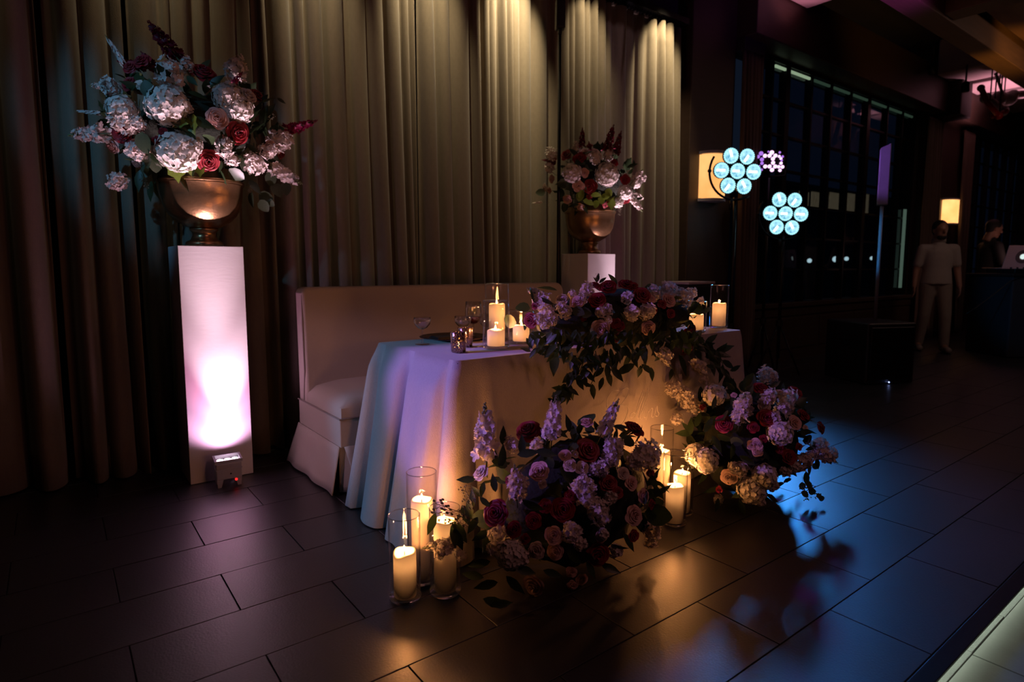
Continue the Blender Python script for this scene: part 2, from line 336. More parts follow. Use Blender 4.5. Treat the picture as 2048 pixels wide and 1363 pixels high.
pipe('ceiling_duct', [at(1972, 196, 8.5), at(2006, 222, 8.5)], .055, M['pinkmetal'], 'fat pale duct beside the red pipe')
pipe('ceiling_duct', [at(1998, 196, 8.6), at(2018, 197, 8.6)], .075, M['pinkmetal'], 'short pale canister duct right of the red pipe')
pipe('ceiling_duct', [at(2026, 190, 8.6), at(2075, 187, 8.6)], .055, M['pinkmetal'], 'pale duct cut by the right edge of the photo')
pipe('hanger_rod', [at(1992, 148, 8.5), at(2006, 190, 8.5)], .018, M['pinkmetal'], 'thin pale hanger rod above the ducts', 'rod')
for i, (px, py) in enumerate(((1865, 138), (1931, 174))):
    t = thing('ceiling_spotlight', ['small black spotlight hanging by the ceiling, left one', 'small black spotlight hanging before the pink ceiling bay'][i], 'spotlight', tuple(at(px, py, 8.4)))
    MB().lathe([(.035, -.07), (.05, -.06), (.05, .05), (.03, .07)], 14).obj('can', M['black'], t, True); MB().tube([(0, 0, .07), (0, 0, .30)], .012).obj('stem', M['black'], t)

# ------------------------------------------------------------------ wall sconces
def sconce(x0, x1, z0, z1, y, strength, label):
    c = (x0 + x1) / 2; r = (x1 - x0) / 2; t = thing('wall_sconce', label, 'sconce', (c, y, z0))
    n = 14; prof = [(r * math.cos(math.pi * k / n), -.17 * math.sin(math.pi * k / n)) for k in range(n + 1)]
    h = z1 - z0
    def half(s, a, b):
        m = MB(); vs = [(p * s, q * s, z) for z in (a, b) for p, q in prof]; fs = [(k, k + 1, n + 2 + k, n + 1 + k) for k in range(n)] + [tuple(range(n, -1, -1)), tuple(range(n + 1, 2 * n + 2)), (0, n + 1, 2 * n + 1, n)]
        return m.add(vs, fs)
    em = bpy.data.materials.new('sconce_shade'); em.use_nodes = True; N = em.node_tree.nodes; L = em.node_tree.links
    N.remove(N['Principled BSDF']); e = N.new('ShaderNodeEmission'); e.inputs[1].default_value = strength
    tc = N.new('ShaderNodeTexCoord'); nz = N.new('ShaderNodeTexNoise'); nz.inputs['Scale'].default_value = 5; L.new(tc.outputs['Object'], nz.inputs[0])
    rp = N.new('ShaderNodeValToRGB'); rp.color_ramp.elements[0].color = (.85, .26, .055, 1); rp.color_ramp.elements[1].color = (1, .55, .20, 1); L.new(nz.outputs[0], rp.inputs[0]); L.new(rp.outputs[0], e.inputs[0]); L.new(e.outputs[0], N['Material Output'].inputs[0])
    half(.95, .02, h - .02).obj('lamp_shade', em, t, True)
    half(1.0, -.012, .014).obj('bottom_trim', M['uplight_body'], t); half(1.0, h - .014, h + .012).obj('top_trim', M['uplight_body'], t)
    MB().box((-r * .9, -.01, .0), (r * .9, .0, h)).obj('backplate', M['black_metal'], t)
sconce(5.15, 5.48, 1.77, 2.23, YW - .002, 1.4, 'amber half-round wall sconce behind the cyan round stage light')
sconce(11.42, 11.86, 1.80, 2.20, YW - .062, 1.9, 'amber wall sconce above the man in the pale shirt')

# ------------------------------------------------------------------ outside: an added building standing in for lit curtains in the glass, and street lights
bo = thing('standin_building', 'added distant building, its glowing tan panels standing in for curtains seen in the glass', 'building', (48, 22, -6))
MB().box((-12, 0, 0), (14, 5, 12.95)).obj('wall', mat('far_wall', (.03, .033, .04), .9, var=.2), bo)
cm = bpy.data.materials.new('curtain_glow'); cm.use_nodes = True; N = cm.node_tree.nodes; L = cm.node_tree.links; N.remove(N['Principled BSDF'])
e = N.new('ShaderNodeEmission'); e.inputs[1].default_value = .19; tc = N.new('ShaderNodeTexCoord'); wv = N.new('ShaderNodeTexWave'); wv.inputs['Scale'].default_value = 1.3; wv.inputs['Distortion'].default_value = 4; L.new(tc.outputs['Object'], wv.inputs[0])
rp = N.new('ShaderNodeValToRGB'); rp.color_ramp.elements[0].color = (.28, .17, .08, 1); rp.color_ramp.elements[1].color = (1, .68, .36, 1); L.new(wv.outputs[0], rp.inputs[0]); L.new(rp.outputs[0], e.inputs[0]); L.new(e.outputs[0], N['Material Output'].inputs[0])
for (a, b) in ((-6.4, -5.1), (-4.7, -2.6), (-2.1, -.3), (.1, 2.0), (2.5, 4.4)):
    wdw = MB().box((a, -.05, 11.3), (b, .02, 12.75 + .06 * a)).obj('window', cm, bo)  # glowing panel imitating the lit curtains in the glass
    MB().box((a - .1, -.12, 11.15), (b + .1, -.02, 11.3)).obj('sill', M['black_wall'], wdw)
for i, (px, py) in enumerate(((1619, 521), (1671, 518), (1693, 517), (1744, 516))):
    p = on_y(px, py, 18); t = thing('street_light', ['white street light far outside, leftmost of four', 'white street light far outside, second of four', 'white street light far outside, third of four', 'white street light far outside, rightmost of four'][i], 'street light', (p.x, p.y, -6), 0, 'street lights outside')
    MB().ball((0, 0, p.z + 6), .13 if i != 1 else .18, 10, 6).obj('lamp', emat('street_lamp', (.80, .95, .85), 1.6), t, True); MB().tube([(0, 0, 0), (0, 0, p.z + 5.88)], .05).obj('pole', M['black_metal'], t)

# ------------------------------------------------------------------ curtains
def curtain(name, x0, x1, y, ztop, zbot, m, label, group, seed, per=.125, amp=.075):
    rr = random.Random(seed); n = int((x1 - x0) / .0065); nz = 18
    # uneven pleat boundaries
    xs = [0.]
    while xs[-1] < x1 - x0: xs.append(xs[-1] + per * rr.uniform(.55, 1.55))
    amps = [amp * rr.uniform(.6, 1.25) for _ in xs]; gap = [rr.choice((0, .08, .16, .30)) for _ in xs]; sk = [rr.uniform(-.05, .05) for _ in range(6)]; ph = [rr.uniform(0, 6.3) for _ in range(6)]
    def off(u, t):
        u2 = u + .035 * t * math.sin(2.1 * u + ph[0]) + .018 * t * math.sin(6.3 * u + ph[1]) + .012 * math.sin(3 * t + ph[2] + 4 * u) * t
        u2 = max(0, min(u2, xs[-1] - 1e-4)); k = 0
        while xs[k + 1] < u2: k += 1
        f = (u2 - xs[k]) / (xs[k + 1] - xs[k]); f = max(0, (f - gap[k]) / (1 - gap[k])); s = math.sin(math.pi * f)
        return amps[k] * (max(s, 0) ** .5) * (.55 + .6 * t) + .022 * math.sin(5.2 * u + ph[3]) * (.4 + .8 * t)
    vs = []; fs = []
    for j in range(nz + 1):
        t = j / nz; z = ztop + (zbot - ztop) * t
        for i in range(n + 1):
            u = (x1 - x0) * i / n; vs.append((x0 + u - x0, -off(u, t), z))
    for j in range(nz):
        for i in range(n): a = j * (n + 1) + i; fs.append((a, a + n + 1, a + n + 2, a + 1))
    me = bpy.data.meshes.new(name); me.from_pydata(vs, [], fs); me.materials.append(m); me.polygons.foreach_set('use_smooth', [True] * len(me.polygons))
    t = thing(name, label, 'curtain', (x0, y, 0), 0, group); c = link('cloth', me, t); sm = c.modifiers.new('thick', 'SOLIDIFY'); sm.thickness = .003
    hm = MB()
    hm.box((.0, -.012, ztop - .002), (x1 - x0, .012, ztop + .03)).obj('heading_tape', m, t)
    return t
def cx(px, py=300): return on_y(px, py, 3.68).x
CB = [-1.6, cx(88, 200), cx(262, 200), cx(520), cx(852), cx(1113), cx(1238), 4.86]
CL = ['tan curtain panel at the far left edge, darkest one', 'dim tan curtain panel left of the tall flower pillar', 'tan curtain panel behind the big flower urn', 'tan pleated curtain panel just right of the big flower urn', 'tan curtain panel above the middle of the bench', 'tan curtain panel behind the smaller flower urn', 'brightly lit cream curtain panel at the right end of the track']
for i in range(7):
    curtain('curtain', CB[i] + (.015 if i else 0), CB[i + 1] - .015, 3.805 + (.02 if i % 2 else 0), 3.33, .012, M['curtain'], CL[i], 'tan pleated curtains along the back wall', 40 + i, .115 if i > 1 else .15, .115 if i < 6 else .10)
ct = thing('curtain_track', 'black curtain track with gliders above the curtains', 'track', (-1.6, 3.77, 3.365))
MB().box((0, -.05, 0), (6.5, .06, .05)).obj('rail', M['black_metal'], ct)
for k in range(56):
    MB().box((4.2 + k * .04, -.015, -.03), (4.212 + k * .04, .015, 0)).obj('glider', M['black'], ct)
curtain('curtain', 5.74, 6.14, YW - .05, 3.30, .03, M['dcurtain'], 'dark brown curtain gathered at the left side of the window', 'dark curtains beside the windows', 90, .07, .05)
curtain('curtain', 10.50, 10.98, YW - .12, 3.30, .03, M['dcurtain'], 'dark brown curtain gathered between the two windows', 'dark curtains beside the windows', 91, .07, .05)
curtain('curtain', 12.0, 12.5, YW - .12, 3.30, .03, M['dcurtain'], 'dark brown curtain right of the far sconce', 'dark curtains beside the windows', 92, .07, .05)

# ------------------------------------------------------------------ plinths, urns, uplights
def plinth(x, label):
    o = MB().box((0, 0, 0), (.304, .304, 1.213)).obj('plinth', M['plinth'], None, False, (x, 3.38, .0015)); bevel(o, .003, 2); return tag(o, label, 'plinth', 'white flower plinths')
plinth(.505, 'tall white plinth glowing pink, carrying the big flower urn'); plinth(3.295, 'white plinth behind the bench, carrying the smaller-looking urn')
URN = [(.0, 0), (.088, 0), (.092, .012), (.086, .024), (.066, .034), (.055, .055), (.056, .072), (.066, .082), (.070, .088), (.064, .094), (.085, .103), (.125, .126), (.160, .160), (.182, .205), (.192, .255), (.196, .312), (.203, .318), (.204, .328), (.198, .334), (.186, .334), (.186, .39), (.180, .39), (.180, .30), (.14, .19), (.0, .13)]
def urn(x, y, label):
    t = thing('urn', label, 'urn', (x, y, 1.215), 0, 'bronze footed urns')
    MB().lathe(URN[:10] + [(.0, .094)], 48).obj('foot', M['bronze'], t, True)
    MB().lathe([(.0, .095)] + URN[9:17] + [(.186, .318)] + [(.18, .30), (.14, .19), (.0, .13)], 64).obj('bowl', M['bronze'], t, True)
    MB().lathe([(.196, .316), (.203, .318), (.204, .330), (.198, .336), (.190, .336), (.19, .385), (.182, .385), (.182, .316)], 64, closed=True).obj('rim', M['bronze'], t, True)
    return t
urn(.655, 3.53, 'big bronze footed bowl urn on the pink-lit plinth at left'); urn(3.46, 3.53, 'bronze footed bowl urn on the plinth behind the table')

def uplight(x, y, rz, label):
    t = thing('uplight', label, 'uplight', (x, y, .0015), rz, 'battery uplights at the plinths'); t.scale = (.70, .70, .70)
    b = MB().box((-.085, -.055, .055), (.085, .055, .175)).obj('case', M['uplight_body'], t); bevel(b, .008, 3)
    for s in (-1, 1):
        for q in (-1, 1):
            lg = MB().add([(s * .085, q * .052, .07), (s * .035, q * .052, .07), (s * .055, q * .052, .0), (s * .078, q * .052, .0), (s * .085, q * .040, .07), (s * .035, q * .040, .07), (s * .055, q * .040, 0), (s * .078, q * .040, 0)], [(0, 1, 2, 3), (7, 6, 5, 4), (0, 4, 5, 1), (1, 5, 6, 2), (2, 6, 7, 3), (3, 7, 4, 0)]); lg.obj('leg', M['uplight_body'], t)
    MB().box((-.088, -.058, .128), (.088, .058, .134)).obj('seam_band', M['uplight_body'], t)
    hd = MB(); hd.add([(-.092, -.05, .172), (.092, -.05, .172), (.092, .06, .180), (-.092, .06, .180), (-.092, -.055, .196), (.092, -.055, .196), (.092, .062, .212), (-.092, .062, .212), (-.078, -.045, .196), (.078, -.045, .196), (.078, .052, .212), (-.078, .052, .212), (-.078, -.04, .180), (.078, -.04, .180), (.078, .052, .186), (-.078, .052, .186)],
        [(0, 3, 2, 1), (0, 1, 5, 4), (1, 2, 6, 5), (2, 3, 7, 6), (3, 0, 4, 7), (4, 5, 9, 8), (5, 6, 10, 9), (6, 7, 11, 10), (7, 4, 8, 11), (8, 9, 13, 12), (9, 10, 14, 13), (10, 11, 15, 14), (11, 8, 12, 15), (12, 13, 14, 15)])
    hd.obj('head', M['uplight_body'], t)
    for k in (-1, 0, 1): MB().lathe([(.0, .0), (.024, .0), (.020, .008), (.0, .010)], 16, (k * .050, .004, .183)).obj('lens', M['uplight_lens'], t, True)
    MB().ball((.010, -.056, .095), .006, 8, 6).obj('button', M['black'], t, True)
    MB().ball((.045, -.050, .045), .010, 8, 6).obj('indicator', M['red_light'], t, True)
    return t
up1 = uplight(.662, 3.275, R(-3), 'white battery uplight glowing at the foot of the left plinth')
def plinth_lights(x, s_):
    light('uplight_beam', 'SPOT', (x + .02, 3.265, .152), (x + .012, 3.385, 1.0), 62, (1.0, .74, .87), .015, 44, 1.0)
    light('uplight_beam', 'SPOT', (x, 3.238, .152), (x + s_, 3.17, 1.8), 250, (1.0, .66, .80), .015, 34, 1.0)
    light('uplight_wash', 'SPOT', (x + .01, 3.262, .152), (x + .01, 3.42, .9), 17, (1.0, .30, .58), .02, 72, 1.0)
    light('uplight_spill', 'SPOT', (x, 3.262, .155), (x, 3.36, .45), 7, (1.0, .48, .84), .02, 136, .8)
plinth_lights(.668, -.04)
up2 = uplight(3.54, 3.24, R(-8), 'white battery uplight behind the table, hidden by flowers')
plinth_lights(3.56, .10)

# ------------------------------------------------------------------ bench
bn = thing('banquette_bench', 'oatmeal upholstered high-backed bench with pleated skirt', 'bench', (0, 0, 0))
def slab(prof_xz, y0, y1, name, m, parent, lean=0., bev=.02):
    n = len(prof_xz); vs = [(x, y0 + lean * z, z) for x, z in prof_xz] + [(x, y1 + lean * z * .4, z) for x, z in prof_xz]
    fs = [tuple(range(n)), tuple(range(2 * n - 1, n - 1, -1))] + [(k, n + k, n + (k + 1) % n, (k + 1) % n) for k in range(n)]
    o = MB().add(vs, fs).obj(name, m, parent); return bevel(o, bev, 3)
bx0, bx1, bt = 1.06, 2.93, 1.0
pr = [(bx0, .36), (bx1, .36), (bx1, bt - .06)] + [(bx1 - .06 + .06 * math.cos(a), bt - .06 + .06 * math.sin(a)) for a in (R(22), R(45), R(68))] + [(bx1 - .06, bt), (bx0 + .03, bt)] + [(bx0 + .03 - .03 * math.sin(a), bt - .03 + .03 * math.cos(a)) for a in (R(30), R(60))] + [(bx0, bt - .03)]
slab(pr, 3.20, 3.345, 'backrest', M['bench'], bn, .05, .018)
# seat cushion, domed
vs = []; fs = []; nx, ny = 40, 16
for j in range(ny + 1):
    for i in range(nx + 1):
        u, v = i / nx, j / ny; e = min(u * 1.87, (1 - u) * 1.87, v * .50); z = .455 + .035 * min(1, e / .18) ** .6
        rn = .02 * (1 - min(1, e / .05)) ** 2
        vs.append((bx0 + .006 + u * (bx1 - bx0 - .012), 2.755 + v * .50, z - rn))
for j in range(ny):
    for i in range(nx): a = j * (nx + 1) + i; fs.append((a, a + 1, a + nx + 2, a + nx + 1))
bd = [i for i in range(nx + 1)] + [(j + 1) * (nx + 1) + nx for j in range(ny)] + [ny * (nx + 1) + nx - 1 - i for i in range(nx)] + [(ny - 1 - j) * (nx + 1) for j in range(ny - 1)]
k0 = len(vs); vs += [(vs[i][0], vs[i][1], .375) for i in bd]; nb = len(bd)
fs += [(bd[k], k0 + k, k0 + (k + 1) % nb, bd[(k + 1) % nb]) for k in range(nb)] + [tuple(k0 + k for k in range(nb))]
sharp(MB().add(vs, fs).obj('seat_cushion', M['bench'], bn), 60)
bevel(MB().box((bx0 - .004, 2.75, .245), (bx1 + .004, 3.35, .384)).obj('seat_band', M['bench'], bn), .006)
MB().tube([(bx0 - .006, 3.35, .384), (bx0 - .006, 2.748, .384), (bx1 + .006, 2.748, .384), (bx1 + .006, 3.35, .384)], .004, 6).obj('welt', M['pipe_seam'], bn)
MB().tube([(bx0 - .002, 3.265, .39), (bx0 - .002, 3.24, .55), (bx0 - .002, 3.25, .80), (bx0 + .004, 3.262, .96)], .004, 6).obj('back_seam', M['pipe_seam'], bn)
def sheet(name, P, Q, m, parent, n=24, wav=.006, seed=0, th=.005):
    # flared hanging panel from top line P0-P1 to bottom line Q0-Q1
    rr = random.Random(seed); ph = rr.uniform(0, 6); P0, P1 = map(Vector, P); Q0, Q1 = map(Vector, Q); nr = (P1 - P0).cross(Q0 - P0).normalized(); vs = []; fs = []; mm = 6
    for j in range(mm + 1):
        t = j / mm
        for i in range(n + 1):
            u = i / n; a = P0.lerp(P1, u).lerp(Q0.lerp(Q1, u), t); vs.append(a + nr * wav * t * math.sin(u * (P1 - P0).length * 26 + ph))
    for j in range(mm):
        for i in range(n): a = j * (n + 1) + i; fs.append((a, a + 1, a + n + 2, a + n + 1))
    o = MB().add(vs, fs).obj(name, m, parent, True); s = o.modifiers.new('thick', 'SOLIDIFY'); s.thickness = th; return o
zt = .25
sheet('skirt_panel', ((bx0 - .006, 3.35, zt), (bx0 - .006, 2.752, zt)), ((1.012, 3.47, .012), (1.026, 2.83 - .05, .008)), M['bench'], bn, 24, .008, 1)
sheet('skirt_panel', ((bx0 + .012, 2.746, zt), (bx1 - .012, 2.746, zt)), ((bx0 + .07, 2.705, .008), (bx1 - .06, 2.705, .008)), M['bench'], bn, 60, .006, 2)
sheet('skirt_panel', ((bx1 + .006, 2.752, zt), (bx1 + .006, 3.35, zt)), ((2.985, 2.77, .012), (2.985, 3.44, .012)), M['bench'], bn, 24, .008, 3)
sheet('kick_pleat', ((bx0 - .002, 2.775, zt), (bx0 + .045, 2.752, zt)), ((bx0 + .005, 2.80, .012), (bx0 + .10, 2.735, .012)), M['bench'], bn, 8, .0, 4)
sheet('skirt_panel', ((bx0, 3.352, zt), (bx1, 3.352, zt)), ((1.012, 3.47, .012), (2.985, 3.44, .012)), M['bench'], bn, 60, .008, 5)

# ------------------------------------------------------------------ table and tablecloth
TX0, TX1, TY0, TY1, TZ = 1.185, 3.075, 1.905, 2.62, .758
tb = thing('folding_table', 'long table hidden under the grey linen cloth', 'table', (0, 0, 0))
bevel(MB().box((TX0 + .01, TY0 + .01, .725), (TX1 - .01, TY1 - .01, .750)).obj('tabletop', M['dark_wood'], tb), .004)
for x in (TX0 + .12, TX1 - .12):
    for y in (TY0 + .10, TY1 - .10): MB().tube([(x, y, .002), (x, y, .725)], .016).obj('leg', M['black_metal'], tb, True)
def cloth():
    rc = .035; pts = []   # perimeter, counterclockwise from the front left corner
    def arc(cxx, cyy, a0, a1):
        for k in range(7): a = R(a0 + (a1 - a0) * k / 6); pts.append((cxx + rc * math.cos(a), cyy + rc * math.sin(a), math.cos(a), math.sin(a)))
    def edge(ax, ay, bx, by, nx_, ny_, n):
        for k in range(1, n): t = k / n; pts.append((ax + (bx - ax) * t, ay + (by - ay) * t, nx_, ny_))
    arc(TX0 + rc, TY0 + rc, 180, 270); edge(TX0 + rc, TY0, TX1 - rc, TY0, 0, -1, 90)
    arc(TX1 - rc, TY0 + rc, 270, 360); edge(TX1, TY0 + rc, TX1, TY1 - rc, 1, 0, 50)
    arc(TX1 - rc, TY1 - rc, 0, 90); edge(TX1 - rc, TY1, TX0 + rc, TY1, 0, 1, 90)
    arc(TX0 + rc, TY1 - rc, 90, 180); edge(TX0, TY1 - rc, TX0, TY0 + rc, -1, 0, 64)
    n = len(pts); rows = 22; vs = []; fs = []
    g = lambda d, s: math.exp(-(d / s) ** 2)
    def flare(x, y, nx_, ny_, t):
        o = .012 * t; tx = 0.
        dc = min(math.hypot(x - a, y - b) for a in (TX0, TX1) for b in (TY0, TY1))
        if nx_ < -.6:      # left side: two deep folds
            v = (y - TY0) / (TY1 - TY0)
            sm = min(1, t / .16); sm = sm * sm * (3 - 2 * sm); B = .030 * sm + .125 * t
            o += B * (1 - .93 * g(v - .50, .045)) * (1 - .80 * g(v - .885, .055)) * (1 - .75 * g(v - .07, .03)) + .05 * t * g(v - 1., .04) + .006 * t * math.sin(27 * v + 2)
        elif nx_ > .6:
            v = (y - TY0) / (TY1 - TY0); o += t * (.02 + .05 * math.sin(9 * v + 1) ** 2 + .07 * g(v - 1, .1))
        elif ny_ < -.6:    # front: nearly straight with one fold by the left corner
            u = x - TX0; o += t * (.012 + .06 * g(u - .01, .03) - .05 * g(u - .085, .022) * min(1, t * 3) + .075 * g(u - .15, .035) + .010 * math.sin(7 * u) + .006 * math.sin(23 * u + 1) + .05 * g(x - TX1, .10))
        else:
            u = x - TX0; o += t * (.015 + .02 * math.sin(8 * u) ** 2 + .03 * g(x - TX0, .08))
        return o
    for j in range(rows + 1):
        t = j / rows
        for (x, y, a, b) in pts:
            z = TZ - (TZ - .006) * t
            if j == 0: vs.append((x - a * .006, y - b * .006, TZ)); continue
            o = flare(x, y, a, b, t); corner = abs(a) > .05 and abs(b) > .05
            if corner:     # blend both sides round the corner
                o = abs(a) ** 2 * flare(x, y, math.copysign(1, a), 0, t) + abs(b) ** 2 * flare(x, y, 0, math.copysign(1, b), t)
            vs.append((x + a * o, y + b * o, z - (.004 if j == 1 else 0)))
    for j in range(rows):
        for k in range(n): fs.append((j * n + k, (j + 1) * n + k, (j + 1) * n + (k + 1) % n, j * n + (k + 1) % n))
    base = len(vs); fs.append(tuple(range(n)))
    o = MB().add(vs, fs).obj('tablecloth', M['linen'], None, True); sharp(o, 70)
    return o
tc_ = cloth(); tag(tc_, 'grey linen floor-length cloth over the long table', 'tablecloth')

# ------------------------------------------------------------------ acrylic sign with script
SY = 1.815
sg = thing('acrylic_sign', 'clear acrylic sign with white script lettering before the table', 'sign', (0, 0, 0))
a0, a1 = on_y(1186, 900, SY).x, on_y(1353, 900, SY).x
bevel(MB().box((a0, SY, .012), (a1, SY + .006, .70)).obj('panel', M['acrylic'], sg), .001, 1)
MB().box((a0 - .02, SY - .05, .002), (a1 + .02, SY + .055, .014)).obj('base', M['acrylic'], sg)
def st(pts):
    P = [on_y(1180 + x / 8.518, 740 + y / 8.518, SY - .002) for x, y in pts]
    Q = []
    for i in range(len(P) - 1):
        p0, p1, p2, p3 = P[max(i - 1, 0)], P[i], P[i + 1], P[min(i + 2, len(P) - 1)]
        for k in range(4):
            t = k / 4; Q.append(.5 * ((2 * p1) + (p2 - p0) * t + (2 * p0 - 5 * p1 + 4 * p2 - p3) * t * t + (3 * p1 - p0 - 3 * p2 + p3) * t ** 3))
    Q.append(P[-1]); MB().tube(Q, .0012, 5).obj('lettering', M['script'], sg, True)
st([(495, 352), (440, 338), (375, 360), (310, 440), (278, 530), (285, 620), (325, 640), (385, 560), (450, 460), (540, 340), (610, 298), (658, 318), (650, 390), (610, 470), (535, 575), (510, 600), (590, 592), (632, 620), (645, 690), (625, 770), (590, 850), (520, 930), (440, 960)])
st([(735, 712), (700, 735), (680, 785), (700, 812), (740, 785), (755, 730), (735, 712), (760, 735), (790, 720)])
st([(765, 800), (800, 640), (850, 480), (905, 345), (920, 350), (905, 430), (830, 620), (795, 740), (800, 815), (830, 810)])
st([(830, 810), (880, 600), (930, 480), (985, 315), (1000, 325), (975, 460), (890, 680), (850, 770), (860, 828), (890, 815)])
st([(930, 640), (915, 740), (925, 805), (950, 800)]); st([(952, 590), (950, 605)])
st([(955, 845), (975, 760), (1000, 655), (992, 720), (1050, 645), (1066, 668), (1048, 765), (1062, 800), (1090, 785)])
st([(1100, 770), (1140, 605), (1150, 690), (1175, 740), (1150, 785), (1118, 772)])

# ------------------------------------------------------------------ glassware, candles
def cyl_glass(x, y, z, r, h, label, group):
    t = thing('glass_cylinder', label, 'candle glass', (x, y, z), 0, group); w_ = .0022
    MB().lathe([(r - w_, .014), (r, .012), (r, h - .001), (r - w_ / 2, h), (r - w_, h - .001)], 40, closed=True).obj('wall', M['glass'], t, True)
    MB().lathe([(.0, 0), (r - .004, 0), (r, .004), (r, .0118), (.0, .0118)], 40).obj('base', M['rim_glass'], t, True)
    MB().lathe([(r - .003, h), (r - .0012, h + .0018), (r + .0006, h), (r - .0012, h - .0018)], 40, closed=True).obj('rim', M['rim_glass'], t, True)
    return t
rcn = random.Random(11)
def candle(x, y, z, r, h, power, label, group, notch=0.):
    t = thing('pillar_candle', label, 'candle', (x, y, z), rcn.uniform(0, 6), group); n = 32
    prof = [(0, 0), (r * .97, 0), (r, .004), (r, h * .35), (r, h * .7), (r, h - .006), (r - .004, h - .001), (r - .009, h - .003), (r * .62, h - .013), (0, h - .015)]
    vs = []; fs = []
    for q, (rr, zz) in enumerate(prof):
        for k in range(n):
            a = 2 * math.pi * k / n; dz = (-notch * max(0, math.cos(a)) ** 3 + .002 * math.sin(3 * a)) if 5 <= q <= 8 else 0
            vs.append((rr * math.cos(a), rr * math.sin(a), zz + dz))
    for q in range(len(prof) - 1):
        for k in range(n): fs.append((q * n + k, q * n + (k + 1) % n, (q + 1) * n + (k + 1) % n, (q + 1) * n + k))
    MB().add(vs, fs).obj('wax', M['wax'], t, True)
    MB().tube([(0, 0, h - .016), (.001, 0, h - .004), (.003, 0, h + .004)], .0012, 6).obj('wick', M['wick'], t)
    MB().lathe([(0, 0), (.0035, .003), (.0050, .008), (.0040, .014), (.0018, .020), (0, .024)], 12, (.002, 0, h - .004)).obj('flame', M['flame'], t, True)
    light('candle_light', 'POINT', (.002, 0, h + .014), None, power, (1.0, .375, .105), .008, parent=t)
    light('wax_fill_lamp', 'POINT', (0, 0, h - .040), None, .11, (1.0, .45, .16), .012, parent=t)      # added lamp inside the wax, imitating scattered flame light
    return t
def on_table(px, py): p = on_z(px, py, TZ + .002); return p.x, p.y
GT, GF = 'glass cylinders on the table', 'glass cylinders on the floor'
CT, CF = 'pillar candles on the table', 'pillar candles on the floor'
def glass_candle(px, pbase, floor, rpx, htop, cr, chh, power, lg, lc, notch=0., dx=0):
    z = .0015 if floor else TZ + .002
    p = on_z(px, pbase, z); x, y = p.x, p.y
    cyl_glass(x, y, z, rpx, htop, lg, GF if floor else GT)
    candle(x + dx, y, z + .0125, cr, chh, power, lc, CF if floor else CT, notch)
PWT, PWF = 2.2, 2.8
glass_candle(992, 696, False, .057, .205, .038, .070, PWT, 'middle-height glass cylinder at the table front by the votives', 'short pillar candle in the front glass cylinder on the table')
glass_candle(994, 681, False, .057, .270, .038, .165, PWT * .7, 'tallest glass cylinder on the table, behind a shorter one', 'taller pillar candle partly hidden behind the front candle on the table')
glass_candle(1042, 686, False, .060, .150, .038, .072, PWT, 'short wide glass cylinder left of the table flowers', 'pillar candle in the short glass beside the table flowers')
glass_candle(1437, 655, False, .052, .245, .038, .132, PWT, 'tall glass cylinder on the right table corner', 'pillar candle in the tall glass on the right table corner')
glass_candle(1392, 663, False, .052, .165, .038, .085, PWT, 'short glass cylinder at right, half hidden by flowers', 'pillar candle at right, half hidden by the table flowers')
glass_candle(811, 1195, True, .053, .290, .038, .155, PWF, 'frontmost glass cylinder on the floor at left', 'short pillar candle in the frontmost floor glass at left', .012)
glass_candle(846, 1158, True, .053, .395, .038, .285, PWF, 'tall glass cylinder on the floor behind the frontmost one', 'tallest pillar candle of the left floor group')
glass_candle(891, 1183, True, .053, .30, .038, .245, PWF, 'floor glass cylinder touching the left flower mound', 'pillar candle beside the left flower mound, veiled by sprigs')
glass_candle(1348, 1046, True, .052, .315, .038, .160, PWF, 'front glass cylinder of the floor group between the flower mounds', 'short front candle between the two flower mounds')
glass_candle(1362, 1025, True, .052, .275, .038, .178, PWF, 'rear right glass cylinder between the flower mounds', 'pillar candle right of the front candle between the mounds')
glass_candle(1320, 1022, True, .052, .39, .038, .275, PWF, 'tall rear glass cylinder between the flower mounds', 'tallest candle of the group between the mounds')
def votive(px, py, label, lc):
    x, y = on_table(px, py); z = TZ + .002; t = thing('votive_holder', label, 'votive', (x, y, z), 0, 'mercury glass votives')
    MB().lathe([(.0, 0), (.026, 0), (.030, .003), (.034, .084), (.0325, .086), (.031, .084), (.027, .006), (.0, .006)], 36).obj('glass', M['mercury'], t, True)
    c = thing('tealight', lc, 'candle', (x, y, z + .0068), 0, 'tealights in the votives')
    MB().lathe([(0, 0), (.019, 0), (.019, .016), (.017, .014), (0, .013)], 20).obj('wax', M['wax'], c, True)
    MB().lathe([(0, 0), (.003, .004), (.004, .009), (.002, .018), (0, .024)], 10, (0, 0, .016)).obj('flame', M['flame'], c, True)
    light('tealight_light', 'POINT', (0, 0, .034), None, .35, (1, .5, .17), .006, parent=c)
votive(917, 704, 'speckled mirrored votive nearest the table corner', 'tealight glowing in the votive nearest the table corner')
votive(931, 693, 'speckled mirrored votive just behind the other', 'tealight in the rear votive')
def stem_glass(px, py, prof, label, wine=None, m='wine', group=None):
    x, y = on_table(px, py); t = thing('wine_glass' if wine else 'coupe_glass', label, 'glass', (x, y, TZ + .002), 0, group)
    foot = [(0, 0), (.033, 0), (.034, .002), (.008, .006), (.004, .012), (.0038, prof[0][1])]
    MB().lathe(foot + [(0, prof[0][1])], 30).obj('stem', M['stem_glass'], t, True)
    MB().lathe([(0.0005, prof[0][1])] + prof + [(r - .0012, z) for r, z in reversed(prof[1:])] + [(.0005, prof[0][1] + .002)], 32).obj('bowl', M['stem_glass'], t, True)
    if wine: MB().lathe(wine, 28).obj('wine', M[m], t, True)
    return t
CP = [(.006, .068), (.022, .076), (.036, .092), (.040, .108), (.038, .122)]
stem_glass(845, 688, CP, 'empty coupe glass alone at the left of the table')
